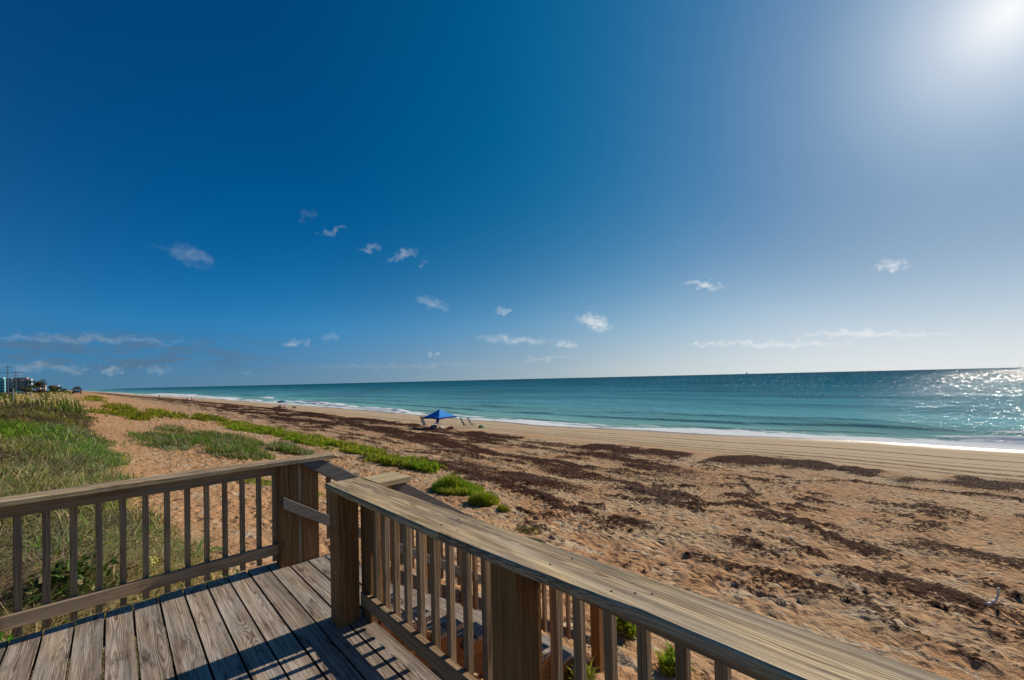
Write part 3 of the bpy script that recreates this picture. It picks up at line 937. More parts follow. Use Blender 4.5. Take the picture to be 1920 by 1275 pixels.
# ------------------------------------------------------------------ stairs
SL = -.655
SX0 = 1.455
st = empty('wooden_stairs', (1.6, 3.4, 0), 'wooden stairs of plank treads going down from the deck to the sand', 'stairs')
NT = 9
for k in range(1, NT):
    zt = -.187 * k
    xa = SX0 + .283 * (k - 1) + .02
    for j in (0, 1):
        xc = xa + .075 + j * .146
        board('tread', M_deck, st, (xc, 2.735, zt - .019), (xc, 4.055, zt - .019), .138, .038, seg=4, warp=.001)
    for ys_ in (2.79, 3.98):
        board('riser_block', M_rust, st, (xa + .15, ys_ - .02, zt - .10), (xa + .15, ys_ + .02, zt - .10), .2, .12)
for ys_ in (2.80, 3.40, 3.99):
    a = Vector((1.30, ys_, -.20)); c = Vector((SX0 + .283 * 8.3, ys_, -.187 * 8.3 - .16))
    board('stringer', M_rust, st, a, c, .038, .24, seg=1)
nme = board_mesh('tread_skirt', 1.1, .02, .15, 1)


M_grey = wood('grey_weathered_wood', (.27, .23, .20), (.07, .055, .046), (.22, .20, .185), .6, .004, 1.0, .3)
M_glare = simple('glare_white', (.85, .87, .88), .35, .3)  # pale colour standing in for sun glare on the stair rail


def stair_rail(y, lab, xs0, side):
    e = empty('stair_railing', (1.3, y, 0), lab, 'railing')
    zl = lambda x: (x - SX0) * SL + .0
    x1 = 3.95
    board('post', M_post, e, (1.302, y, -.2 if side > 0 else -.002), (1.302, y, .90), .142, .142, up=(0, 1, 0), seg=2)
    board('post', M_post, e, (x1, y, -2.2), (x1, y, zl(x1) + .84), .12, .12, up=(0, 1, 0), seg=2)
    board('post', M_post, e, (2.62, y, -2.0), (2.62, y, zl(2.62) + .84), .12, .12, up=(0, 1, 0), seg=2)
    inn = y - side * .092
    out = y + side * .092
    def slope_board(nm, yc, top0, x0, x1_, hgt, clip=.901, th=.038):
        zt = lambda x: top0 + (x - 1.38) * SL
        pts_ = [(x0, min(clip, zt(x0)))]
        xc = 1.38 + (clip - top0) / SL
        if xc > x0: pts_.append((xc, clip))
        pts_ += [(x1_, zt(x1_)), (x1_, zt(x1_) - hgt), (x0, zt(x0) - hgt)]
        pts_ = [(px - x0, pz - zt(x0)) for px, pz in pts_]
        bm_ = bmesh.new()
        A = [bm_.verts.new((px, -th / 2, pz)) for px, pz in pts_]; B = [bm_.verts.new((px, th / 2, pz)) for px, pz in pts_]
        bm_.faces.new(A); bm_.faces.new(list(reversed(B)))
        for q in range(len(A)): bm_.faces.new((A[q], B[q], B[(q + 1) % len(A)], A[(q + 1) % len(A)]))
        bmesh.ops.recalc_face_normals(bm_, faces=bm_.faces)
        bmesh.ops.bevel(bm_, geom=bm_.edges[:], offset=.003, segments=1, affect='EDGES')
        o_ = obj_bm(nm, bm_, M_grey, e)
        o_.location = (x0 - e.location.x, yc - e.location.y, zt(x0) - e.location.z)
        return o_
    t0 = .918 if side > 0 else .965
    xin = 1.19 if side > 0 else 1.40
    slope_board('upper_rail', inn - side * .004, t0, xin, x1 + .08, .142)
    slope_board('upper_rail', out, t0, 1.40, x1 + .08, .142)
    slope_board('lower_rail', inn - side * .004, .420 if side > 0 else .300, 1.062 if side > 0 else 1.40, x1 + .06, .105, 2.0)
    if side > 0:  # thin pale strip added as the sun glare on the upper rail's top edge
        bm_ = bmesh.new(); add_box(bm_, (0, 0, 0), (.30, .030, .003))
        o_ = obj_bm('glare_strip', bm_, M_glare, e)
        o_.matrix_local = Matrix.Translation(Vector((1.66, inn - .004, .918 + (1.66 - 1.38) * SL + .0045)) - e.location) @ Matrix.Rotation(math.atan(-SL), 4, 'Y')
    xb = 1.47
    mm = board_mesh('baluster', .74, .036, .036, 2, ch=.003)
    while xb < x1 + .05:
        if min(abs(xb - 2.62), abs(xb - x1)) > .09:
            place('baluster', mm, M_rail, e, (xb, inn + side * .038, zl(xb) + .15), (0, 0, 1), up=(0, 1, 0))
        xb += .126
    return e


stair_rail(4.100, 'far sloping stair railing beyond the end post of the left railing', 1.48, 1)
stair_rail(2.735, 'near sloping stair railing going down behind the broad tan cap board', 1.52, -1)

# ------------------------------------------------------------------ plants
def foliage_mat(name, trans=.35, rough=.6):
    m, nb, p = new_mat(name)
    c = nb.attr('col', fac=False)
    nb.link(c, p.inputs['Base Color'])
    p.inputs['Roughness'].default_value = rough
    p.inputs['Specular IOR Level'].default_value = .10
    tr = nb.new('ShaderNodeBsdfTranslucent')
    v = nb.new('ShaderNodeVectorMath', operation='MULTIPLY')
    nb.link(c, v.inputs[0]); v.inputs[1].default_value = (1.5, 1.5, .9)
    nb.link(v.outputs[0], tr.inputs[0])
    mx = nb.new('ShaderNodeMixShader')
    mx.inputs[0].default_value = trans
    nb.link(p.outputs[0], mx.inputs[1]); nb.link(tr.outputs[0], mx.inputs[2])
    out = [n for n in nb.n if n.type == 'OUTPUT_MATERIAL'][0]
    nb.link(mx.outputs[0], out.inputs[0])
    return m


M_leaf = foliage_mat('grass_and_leaves', .32)


def blades(base, hgt, wid, lean, azim, col, curl=.6):
    """ribbons of 5 verts / 3 tris; arrays of N"""
    n = len(base)
    dirx, diry = np.cos(azim), np.sin(azim)
    side = azim + np.pi / 2 + rng.normal(0, .5, n)
    sx, sy = np.cos(side) * wid / 2, np.sin(side) * wid / 2
    mid = base + np.stack([dirx * lean * hgt * .35, diry * lean * hgt * .35, hgt * .58], -1)
    tipz = hgt * (1 - .35 * lean * curl)
    tip = base + np.stack([dirx * lean * hgt * (1.0), diry * lean * hgt * (1.0), tipz], -1)
    sd_ = np.stack([sx, sy, np.zeros(n)], -1)
    V = np.stack([base - sd_, base + sd_, mid + sd_ * .8, mid - sd_ * .8, tip], 1).reshape(-1, 3)
    i = np.arange(n)[:, None] * 5
    T = np.concatenate([i + np.array([[0, 1, 2]]), i + np.array([[0, 2, 3]]), i + np.array([[3, 2, 4]])], 1).reshape(-1, 3)
    C = np.repeat(col, 5, axis=0)
    return V, T, C


def join(parts):
    V, T, C, o = [], [], [], 0
    for v, t, c in parts:
        V.append(v); T.append(t + o); C.append(c); o += len(v)
    return np.concatenate(V), np.concatenate(T), np.concatenate(C)


STRAW = np.array([.55, .42, .22]); OLIVE = np.array([.22, .22, .045]); GREENC = np.array([.13, .27, .02]); MAUVE = np.array([.28, .19, .15]); YELL = np.array([.24, .23, .05])
PALEG = np.array([.22, .25, .13]); DARKB = np.array([.075, .045, .028]); BLUEG = np.array([.10, .155, .085])


def grass_colour(x, y):
    n = len(x)
    z1 = fbm(x, y, 2.6, 3, 201); z2 = fbm(x, y, 1.1, 2, 207); r = rng.random(n)
    dn = x - veg_edge(y)
    c = np.zeros((n, 3))
    # zone weights by distance along the dune: bright green, mauve-brown dry band, green, straw seed heads
    band = np.interp(y + 2.2 * (x + 1) + (z1 - .5) * 8, [4, 9, 13, 17, 20, 24, 30, 38, 48, 60, 90, 140], [.22, .18, .16, .25, 1.2, 1.4, .35, .05, .6, 1.2, .6, .6])
    g_ = (rng.normal(0, .13, n) + z1) < band * .62
    m_ = (~g_) & ((z2 + rng.normal(0, .12, n)) < .47)
    c[:] = STRAW
    ol = (~g_) & (rng.random(n) < np.interp(y, [4, 16, 24, 60], [.38, .45, .8, .85]))
    c[ol] = OLIVE * 1.15
    c[m_] = MAUVE
    c[m_ & (rng.random(n) < .4)] = DARKB * 1.6
    c[g_] = GREENC
    c[g_ & (rng.random(n) < .3)] = OLIVE * 1.3
    pg = (rng.random(n) < .4) & (y > 8) & (dn > -2.2) & (y < 36)
    c[pg] = PALEG * 1.3
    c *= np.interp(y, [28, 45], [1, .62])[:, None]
    c *= (rng.uniform(.3, 1.0, n) ** 1.2 * 1.75)[:, None]
    return c


def scatter_grass():
    parts = []
    specs = [  # xmin xmax ymin ymax n h0 h1 w
        (-3.4, 1.3, 4.3, 7.6, 46000, .22, .62, .013),
        (-5.5, 1.3, 7.6, 13, 46000, .25, .62, .020),
        (-9, .9, 13, 24, 60000, .26, .62, .023),
        (-16, .6, 24, 48, 62000, .3, .7, .032),
        (-34, 0, 48, 130, 52000, .35, .85, .07),
        (-60, -4, 130, 420, 26000, .4, 1.2, .2)]
    for (xa, xb, ya, yb_, n, h0, h1, w) in specs:
        x = rng.uniform(xa, xb, n); y = rng.uniform(ya, yb_, n)
        g = grass_field(x, y)
        clump = fbm(x, y, .5 if ya < 20 else 1.5, 2, 211)
        keep = rng.random(n) < g * sstep(.30, .58, clump + .08)
        x, y, clump = x[keep], y[keep], clump[keep]
        n = len(x)
        z = base_z(x, y) - .03
        edge = sstep(.2, -1.6, x - bend(y) - veg_edge(y))
        h = rng.uniform(h0, h1, n) * (.45 + .9 * clump) * (.42 + .58 * edge)
        # keep the top of the grass below the railing near the deck
        lean = rng.uniform(.2, 1.9, n)
        azm = rng.uniform(0, 6.28, n)
        parts.append(blades(np.stack([x, y, z], -1), h, rng.uniform(.6, 1.5, n) * w, lean, azm, grass_colour(x, y)))
    # long arching stems standing out of the tangle
    n = 9000
    x = rng.uniform(-4, 1.3, n); y = rng.uniform(4.35, 15, n)
    k = rng.random(n) < grass_field(x, y)
    x, y = x[k], y[k]; n = len(x)
    z = base_z(x, y)
    pal_ = np.array([STRAW * 1.15, STRAW * .9, GREENC * 1.25, OLIVE * 1.3, PALEG * 1.3, DARKB * .9])
    parts.append(blades(np.stack([x, y, z], -1), rng.uniform(.3, .75, n) * (.55 + .45 * sstep(.4, -1.0, x - veg_edge(y))), rng.uniform(.009, .017, n) * (.7 + y * .05), rng.uniform(.5, 1.7, n), rng.uniform(0, 6.28, n), pal_[rng.integers(0, 6, n)] * rng.uniform(.75, 1.25, (n, 1))))
    # lying dead stems
    n = 22000
    x = rng.uniform(-3.4, 1.4, n); y = rng.uniform(4.3, 9.5, n)
    k = rng.random(n) < grass_field(x, y)
    x, y = x[k], y[k]; n = len(x)
    z = base_z(x, y) + rng.uniform(0, .22, n)
    c = np.where((rng.random(n) < .6)[:, None], STRAW * 1.1, DARKB * 1.6) * rng.uniform(.6, 1.4, n)[:, None]
    parts.append(blades(np.stack([x, y, z], -1), rng.uniform(.02, .12, n), rng.uniform(.004, .009, n), rng.uniform(2, 6, n), rng.uniform(0, 6.28, n), c, .1))
    V, T, C = join(parts)
    o = mesh_np('dune_grass', V, T, M_leaf, attrs=dict(col=C))
    tag(o, 'tangled green and straw coloured dune grass covering the slope left of the deck', 'grass', kind='stuff')
    # tall seed stalks on the crest
    parts = []
    n = 420
    x = rng.uniform(-7.5, -2.0, n); y = rng.uniform(55, 100, n)
    k = (fbm(x, y, 4, 2, 231) > .45) & (grass_field(x, y) > .5)
    x, y = x[k], y[k]; n = len(x)
    z = base_z(x, y)
    h = rng.uniform(.8, 1.45, n)
    B = np.stack([x, y, z], -1)
    azm = rng.normal(math.pi, .7, n)
    parts.append(blades(B, h, np.full(n, .018) + y * .00035, rng.uniform(.1, .35, n), azm, np.tile(STRAW * 1.25, (n, 1)) * rng.uniform(.7, 1.2, (n, 1))))
    top = B + np.stack([np.cos(azm) * .15 * h, np.sin(azm) * .15 * h, h * .78], -1)
    for j in range(3):
        parts.append(blades(top, rng.uniform(.12, .25, n), np.full(n, .035) + y * .0005, rng.uniform(.3, 1.2, n), azm + rng.normal(0, .6, n), np.tile(STRAW * 1.35, (n, 1)) * rng.uniform(.7, 1.2, (n, 1))))
    V, T, C = join(parts)
    o = mesh_np('sea_oats', V, T, M_leaf, attrs=dict(col=C))
    tag(o, 'tall straw coloured sea oats with drooping seed heads on the dune crest', 'grass', kind='stuff')


scatter_grass()


def leafy(cx_, cy_, rx, ry, n, h, w, cols, seed=0, field=None, lean=(.2, 1.2)):
    a = rng.uniform(0, 6.283, n); r = np.sqrt(rng.random(n))
    x = cx_ + rx * r * np.cos(a); y = cy_ + ry * r * np.sin(a)
    if field is not None:
        k = rng.random(n) < sstep(.28, .52, field(x, y) + (fbm(x, y, .45, 2, 77) - .5) * .6)
        x, y, r = x[k], y[k], r[k]
    n = len(x)
    z = base_z(x, y)
    hh = h * rng.uniform(.35, 1.0, n) * (1.15 - .6 * r ** 2) * (.35 + 1.5 * fbm(x, y, .7, 2, 79))
    zz = z + rng.uniform(0, .55, n) * hh
    ci = np.clip((fbm(x, y, .9, 2, 91) * 1.9 - .45 + rng.normal(0, .22, n)) * len(cols), 0, len(cols) - 1).astype(int)
    c = np.array(cols)[ci] * rng.uniform(.65, 1.4, n)[:, None]
    return blades(np.stack([x, y, zz], -1), hh * .7, rng.uniform(.6, 1.4, n) * w, rng.uniform(*lean, n), rng.uniform(0, 6.283, n), c)


BR1 = [np.array([.17, .28, .02]), np.array([.27, .33, .02]), np.array([.38, .38, .03]), np.array([.24, .24, .05])]
BR2 = [np.array([.13, .24, .04]), np.array([.22, .23, .05]), np.array([.09, .17, .04]), np.array([.33, .26, .11]), np.array([.16, .11, .07]), np.array([.24, .30, .17])]
BR3 = [np.array([.30, .28, .02]), np.array([.20, .22, .02]), np.array([.15, .17, .02])]
parts = []
for (gx, gy, rx, ry, stg) in GREEN[:6]:
    parts.append(leafy(gx, gy, rx * 1.7, ry * 1.4, int(11000), .34, .035 + gy * .0006, BR1, field=green_field))
for (gx, gy, rx, ry, stg) in GREEN[11:16]:
    parts.append(leafy(gx + float(bend(gy)), gy, rx * 1.7, ry * 1.4, 9000, .42, .08, BR3, field=green_field))
for (gx, gy, rx, ry, stg) in GREEN[16:]:
    parts.append(leafy(gx, gy, rx * 1.7, ry * 1.4, 1500, .16, .02, BR1, field=green_field))
V, T, C = join(parts)
tag(mesh_np('ground_cover', V, T, M_leaf, attrs=dict(col=C)), 'bright yellow green creeping plants in a long strip along the back of the beach', 'plants', kind='stuff')
parts = []
for (gx, gy, rx, ry, stg) in GREEN[6:11]:
    parts.append(leafy(gx, gy, rx * 1.7, ry * 1.4, 13000, .36, .028, BR2, field=green_field))
# thin tufts across the sandy gap
n = 2600
x = rng.uniform(.4, 9, n); y = rng.uniform(7, 42, n)
k = fbm(x, y, 1.2, 3, 311) > .60
x, y = x[k], y[k]; n = len(x)
parts.append(blades(np.stack([x, y, base_z(x, y)], -1), rng.uniform(.08, .26, n), rng.uniform(.01, .02, n), rng.uniform(.3, 1.5, n), rng.uniform(0, 6.28, n), np.array([OLIVE * 1.3, STRAW, PALEG])[rng.integers(0, 3, n)] * rng.uniform(.6, 1.3, (n, 1))))
V, T, C = join(parts)
tag(mesh_np('low_scrub', V, T, M_leaf, attrs=dict(col=C)), 'olive green low scrub and vines spreading over orange sand behind the beach', 'plants', kind='stuff')

# two separate mounds near the stairs, a tiny one and sprouts
def mound(name, x, y, r, h, n, lab, cols=BR1, w=.022, group=None):
    V, T, C = leafy(x, y, r[0], r[1], n, h, w, cols)
    z0 = float(base_z(np.array([x]), np.array([y]))[0])
    V = V - np.array([x, y, z0])
    o = mesh_np(name, V, T, M_leaf, attrs=dict(col=C))
    o.location = (x, y, z0)
    return tag(o, lab, 'plant', group)


mound('green_mound_plant', 9.75, 13.2, (.95, 1.15), .42, 7000, 'larger bright green leafy mound on the sand beyond the near stair railing')
mound('green_mound_plant', 9.15, 10.9, (.5, .55), .34, 3200, 'small round bright green mound right of the larger one')
mound('green_mound_plant', 9.0, 9.75, (.2, .22), .16, 500, 'tiny green tuft on bare sand below the small mound')
mound('sprout', 5.0, 3.0, (.16, .16), .30, 260, 'green sprout seen between the balusters beside the knotty baluster', w=.03)
mound('sprout', 4.72, 2.22, (.22, .16), .22, 240, 'yellow green sprout low at the bottom edge between the right balusters', w=.03)
mound('sprout', 3.5, 2.62, (.14, .12), .30, 160, 'green sprout growing beside the bottom stair tread', w=.03)
mound('dark_weed_tuft', 7.9, 7.6, (.3, .4), .12, 600, 'dark olive weed tuft on the sand just above the cap board', [OLIVE, DARKB * 1.4, BLUEG * .7], .018)
mound('dark_weed_tuft', 7.3, 6.8, (.22, .3), .10, 400, 'lower dark weed tuft closest to the cap board', [OLIVE, DARKB * 1.4, BLUEG * .7], .018)


def big_leaf_plant(name, x, y, n, L, w, col, lab, zoff=0.0, droop=.8):
    bm_ = bmesh.new()
    for i in range(n):
        a = i * 2.4 + random.uniform(-.3, .3)
        ln = L * random.uniform(.7, 1.1)
        rise = random.uniform(.35, 1.1)
        pts = []
        for s in np.linspace(0, 1, 6):
            r_ = ln * s * math.cos(rise * (1 - .2 * s)); z_ = ln * (math.sin(rise) * s - droop * .45 * s * s * s)
            pts.append((Vector((math.cos(a) * r_, math.sin(a) * r_, z_)), w * math.sin(min(1, (s * .92 + .12)) * math.pi) ** .6))
        sd_ = Vector((-math.sin(a), math.cos(a), 0))
        prev = None
        for (pp, ww) in pts:
            va = bm_.verts.new(pp - sd_ * ww / 2 + Vector((0, 0, .012))); vm = bm_.verts.new(pp); vb = bm_.verts.new(pp + sd_ * ww / 2 + Vector((0, 0, .012)))
            if prev:
                bm_.faces.new((prev[0], prev[1], vm, va)); bm_.faces.new((prev[1], prev[2], vb, vm))
            prev = (va, vm, vb)
    me = bpy.data.meshes.new(name)
    bm_.to_mesh(me); bm_.free()
    a = me.attributes.new('col', 'FLOAT_COLOR', 'POINT')
    nv = len(me.vertices)
    cc = np.tile(np.array(col), (nv, 1)) * rng.uniform(.8, 1.25, (nv // 18, 1)).repeat(18, 0)
    a.data.foreach_set('color', np.hstack([cc, np.ones((nv, 1))]).astype(np.float32).ravel())
    me.materials.append(M_leaf)
    o = bpy.data.objects.new(name, me)
    COL.objects.link(o)
    o.location = (x, y, float(base_z(np.array([x]), np.array([y]))[0]) + zoff)
    return tag(o, lab, 'plant')


big_leaf_plant('broad_leaf_plant', -.10, 5.7, 14, .62, .045, (.15, .24, .15), 'pale blue green strap leaved plant behind the fifth baluster from the left', .12)
big_leaf_plant('broad_leaf_plant', .55, 6.3, 16, .60, .05, (.13, .24, .13), 'pale green strap leaved plant behind the middle balusters of the left railing', .05)
big_leaf_plant('broad_leaf_plant', .95, 8.6, 18, .60, .035, (.15, .30, .10), 'tufted green strap leaved plant at the edge of the orange sand behind the balusters', .0)
big_leaf_plant('broad_leaf_plant', -.55, 5.2, 10, .5, .04, (.17, .27, .13), 'arching strap leaved plant behind the second and third balusters', .05)
big_leaf_plant('broad_leaf_plant', -1.9, 11.0, 14, .65, .06, (.12, .18, .10), 'grey green strap leaved plant standing in the grass above the cap rail on the left', .25)
big_leaf_plant('broad_leaf_plant', 1.25, 6.9, 12, .45, .03, (.13, .27, .06), 'bright green low plant left of the dark end post', .0)


def shrub(name, x, y, z, r, n, cols, leaf, lab, cat='shrub', flat=.8):
    u = rng.normal(size=(n, 3)); u /= np.linalg.norm(u, axis=1)[:, None]
    rr = rng.uniform(.45, 1.0, n)[:, None]
    P = u * rr * r; P[:, 2] *= flat
    P[:, 2] += r * flat * .8
    P[:, :2] *= (1 + .25 * np.sin(5 * np.arctan2(u[:, 1], u[:, 0])))[:, None]
    c = np.array(cols)[rng.integers(0, len(cols), n)] * rng.uniform(.6, 1.4, (n, 1))
    V, T, C = blades(P, rng.uniform(.7, 1.3, n) * leaf, rng.uniform(.6, 1.1, n) * leaf * .7, rng.uniform(.3, 1.8, n), rng.uniform(0, 6.28, n), c)
    o = mesh_np(name, V, T, M_leaf, attrs=dict(col=C))
    o.location = (x, y, z)
    return tag(o, lab, cat)


shrub('leafy_shrub', -1.02, 5.15, -.62, .36, 700, [np.array([.07, .24, .02]), np.array([.05, .17, .02]), np.array([.11, .30, .03])], .07, 'glossy bright green shrub at the left picture edge behind the leftmost baluster')
shrub('leafy_shrub', -.35, 6.6, -.85, .42, 900, [np.array([.10, .16, .04]), np.array([.20, .17, .08]), np.array([.07, .10, .03])], .075, 'olive brown low shrub tangled in the grass behind the middle of the left railing')
shrub('leafy_shrub', -2.6, 8.5, -.3, .55, 1100, [np.array([.14, .20, .07]), np.array([.22, .24, .12]), np.array([.08, .12, .04])], .09, 'grey green shrub rising in the grass just above the cap at the left edge')
shrub('yellow_flowers', .36, 7.2, -.72, .09, 26, [np.array([.75, .62, .08]), np.array([.8, .75, .3])], .03, 'small cluster of pale yellow flowers behind the left railing', 'flowers')

# ------------------------------------------------------------------ loose seaweed strands
def seaweed():
    parts = []
    for (xa, xb, ya, yb_, n, ln, w) in ((6, 20, -4, 12, 26000, .10, .010), (8, 26, 4, 26, 26000, .16, .018), (22, 38, -14, 45, 42000, .24, .035), (16, 34, 45, 130, 26000, .4, .09)):
        x = rng.uniform(xa, xb, n); y = rng.uniform(ya, yb_, n)
        wf_ = wrack_field(x, y)
        k = rng.random(n) < sstep(.42, .85, wf_ + (fbm(x, y, .4, 2, 401) - .5) * .5)
        x, y, wf_ = x[k], y[k], wf_[k]; n = len(x)
        z = full_z(x, y)[0]
        c = np.array([np.array([.04, .012, .008]), np.array([.08, .028, .018]), np.array([.12, .055, .036]), np.array([.02, .008, .005])])[rng.integers(0, 4, n)] * rng.uniform(.7, 1.3, (n, 1))
        parts.append(blades(np.stack([x, y, z - .01], -1), rng.uniform(.08, .28, n) * ln, rng.uniform(.6, 1.5, n) * w, rng.uniform(2.0, 5.0, n), rng.uniform(0, 6.28, n), c))
    V, T, C = join(parts)
    tag(mesh_np('seaweed', V, T, M_leaf, attrs=dict(col=C)), 'dark red brown dried seaweed strewn in lines and patches over the beach', 'seaweed', kind='stuff')
    # dry twigs and leaf litter under the right balusters
    n = 5200
    x = rng.uniform(2.6, 8.0, n); y = rng.uniform(-1.5, 5.6, n)
    k = rng.random(n) < sstep(.48, .60, fbm(x, y, .9, 3, 421))
    x, y = x[k], y[k]; n = len(x)
    z = full_z(x, y)[0]
    c = np.array([STRAW * 1.1, MAUVE * 1.5, DARKB * 1.4, np.array([.34, .29, .24])])[rng.integers(0, 4, n)] * rng.uniform(.6, 1.3, (n, 1))
    V, T, C = blades(np.stack([x, y, z], -1), rng.uniform(.01, .05, n), rng.uniform(.003, .010, n), rng.uniform(1.5, 5, n), rng.uniform(0, 6.28, n), c, .1)
    tag(mesh_np('dry_litter', V, T, M_leaf, attrs=dict(col=C)), 'grey brown dry twigs and leaf litter on sand under the near railing', 'litter', kind='stuff')


seaweed()


def gz(x, y): return float(full_z(np.array([float(x)]), np.array([float(y)]))[0][0])


# white bent stick
M_stick = simple('bleached_wood', (.88, .84, .76), .7)
bm_ = bmesh.new()
sx_, sy_ = 11.85, -.62
pts = [(q * .715, -q * .70, h_) for q, h_ in ((-.02, .03), (.10, .05), (.19, .10), (.235, .19), (.25, .33))]
for p_, q_ in zip(pts[:-1], pts[1:]): add_tube(bm_, p_, q_, .020, .018, 7)
o = obj_bm('bent_stick', bm_, M_stick, smooth=True)
o.location = (sx_, sy_, gz(sx_, sy_))
tag(o, 'pale hooked stick poking out of the sand near the right picture edge', 'stick')

# ------------------------------------------------------------------ beach things
M_blue = simple('blue_canvas', (.001, .25, .70), .65, var=.08)
M_bluedk = simple('navy_canvas', (.010, .035, .26), .7, var=.08)
M_white = simple('white_metal', (.72, .72, .70), .4)
M_green = simple('dark_green_fabric', (.008, .035, .028), .8)
M_greenb = simple('green_plastic', (.05, .20, .06), .6)
M_skin = simple('skin', (.42, .25, .17), .6)
M_teal = simple('teal_fabric', (.02, .13, .17), .7)
M_dred = simple('dark_red_fabric', (.12, .018, .02), .8)
M_black = simple('black_fur', (.012, .011, .010), .7)
M_pink = simple('pink_fabric', (.55, .22, .30), .8)
M_purple = simple('purple_fabric', (.07, .03, .10), .8)
M_towel = simple('white_towel', (.75, .73, .68), .9)
M_cool = simple('blue_plastic', (.02, .06, .22), .5)


def canopy(x, y, rot):
    e = empty('beach_canopy', (x, y, gz(x, y)), 'blue square pop up canopy with peaked top standing on the beach', 'canopy', rotz=rot)
    h, pk, a = 1.62, 2.62, 1.55
    bm_ = bmesh.new()
    n = 7
    top = []
    def hh(u, v):
        m_ = max(abs(u), abs(v))
        r_ = 1 - m_
        return h + (pk - h) * (r_ ** 1.12) - .07 * (1 - abs(abs(u) - abs(v))) * 0 - .10 * math.sin(r_ * math.pi) * .35
    grid = {}
    for i in range(-n, n + 1):
        for j in range(-n, n + 1):
            u, v = i / n, j / n
            grid[i, j] = bm_.verts.new((u * a, v * a, hh(u, v)))
    for i in range(-n, n):
        for j in range(-n, n):
            bm_.faces.new((grid[i, j], grid[i + 1, j], grid[i + 1, j + 1], grid[i, j + 1]))
    obj_bm('canopy_top', bm_, M_blue, e)
    bm_ = bmesh.new()
    for (p0, p1) in (((-a, -a), (a, -a)), ((a, -a), (a, a)), ((a, a), (-a, a)), ((-a, a), (-a, -a))):
        seg = 8
        for k in range(seg):
            t0, t1 = k / seg, (k + 1) / seg
            q0 = [p0[i] + (p1[i] - p0[i]) * t0 for i in (0, 1)]; q1 = [p0[i] + (p1[i] - p0[i]) * t1 for i in (0, 1)]
            d0 = .2 + .03 * math.sin(t0 * 9)
            d1 = .2 + .03 * math.sin(t1 * 9)
            bm_.faces.new([bm_.verts.new(v) for v in ((q0[0] * 1.005, q0[1] * 1.005, h), (q1[0] * 1.005, q1[1] * 1.005, h), (q1[0] * 1.01, q1[1] * 1.01, h - d1), (q0[0] * 1.01, q0[1] * 1.01, h - d0))])
    obj_bm('valance', bm_, M_bluedk, e)
    for sx in (-1, 1):
        for sy in (-1, 1):
            bm_ = bmesh.new()
            add_tube(bm_, (sx * (a - .05), sy * (a - .05), -.1), (sx * (a - .05), sy * (a - .05), h), .022, .022, 6)
            obj_bm('leg', bm_, M_white, e)
    for sgn in (-1, 1):
        bm_ = bmesh.new()
        add_tube(bm_, (-a + .05, sgn * (a - .05), h - .3), (0, sgn * (a - .05), h - .05), .012, .012, 5)
        add_tube(bm_, (0, sgn * (a - .05), h - .3), (a - .05, sgn * (a - .05), h - .05), .012, .012, 5)
        obj_bm('truss', bm_, M_white, e)


canopy(30.8, 45.3, rad(8))


def beach_chair(x, y, rot, lab, mat, back=1.15, grp=None, rec=.5):
    e = empty('beach_chair', (x, y, gz(x, y)), lab, 'chair', grp, rot)
    # faces local +X
    bm_ = bmesh.new(); add_box(bm_, (.05, 0, .40), (.52, .52, .03), Matrix.Rotation(rad(-8), 3, 'Y')); obj_bm('seat', bm_, mat, e)
    bm_ = bmesh.new(); add_box(bm_, (-.22 - math.sin(rec) * back / 2, 0, .40 + math.cos(rec) * back / 2), (.035, .52, back), Matrix.Rotation(-rec, 3, 'Y')); obj_bm('backrest', bm_, mat, e)
    for s_ in (-1, 1):
        bm_ = bmesh.new()
        add_tube(bm_, (.32, s_ * .27, 0), (-.22, s_ * .27, .62), .013, .013, 6)
        add_tube(bm_, (-.35, s_ * .27, 0), (.25, s_ * .27, .60), .013, .013, 6)
        obj_bm('frame', bm_, M_white, e)
        bm_ = bmesh.new(); add_box(bm_, (.0, s_ * .29, .62), (.5, .05, .025)); obj_bm('armrest', bm_, M_white, e)
    return e


beach_chair(34.9, 45.1, rad(-62), 'left of two dark green high backed beach chairs right of the blue canopy', M_green)
beach_chair(35.8, 44.6, rad(-62), 'right of two dark green high backed beach chairs right of the blue canopy', M_green)
beach_chair(29.6, 46.9, rad(-80), 'dark green high backed beach chair under the left corner of the blue canopy', M_green, 1.25)
beach_chair(31.5, 47.3, rad(200), 'low beach chair in the shade at the back of the blue canopy', M_bluedk, .7)


def cooler(x, y, mat, lab, s=(.55, .38, .36), rot=.3, name='cooler', cat='cooler'):
    e = empty(name, (x, y, gz(x, y)), lab, cat, rotz=rot)
    bm_ = bmesh.new(); vs = add_box(bm_, (0, 0, s[2] / 2), s); bmesh.ops.bevel(bm_, geom=bm_.edges[:], offset=.03, segments=2, affect='EDGES'); obj_bm('body', bm_, mat, e)
    bm_ = bmesh.new(); add_box(bm_, (0, 0, s[2] + .03), (s[0] * 1.03, s[1] * 1.03, .06)); bmesh.ops.bevel(bm_, geom=bm_.edges[:], offset=.015, segments=1, affect='EDGES'); obj_bm('lid', bm_, M_white if mat is not M_cool else M_cool, e)
    bm_ = bmesh.new(); add_tube(bm_, (-s[0] * .45, 0, s[2] + .10), (s[0] * .45, 0, s[2] + .10), .014, .014, 6); add_tube(bm_, (-s[0] * .45, 0, s[2]), (-s[0] * .45, 0, s[2] + .10), .012, .012, 6); add_tube(bm_, (s[0] * .45, 0, s[2]), (s[0] * .45, 0, s[2] + .10), .012, .012, 6); obj_bm('handle', bm_, M_white, e)


cooler(29.5, 45.0, M_cool, 'blue cooler box on the sand in front of the canopy')
cooler(30.9, 46.6, M_dred, 'dark red cooler box under the canopy beside the chair', (.8, .45, .4), .9)


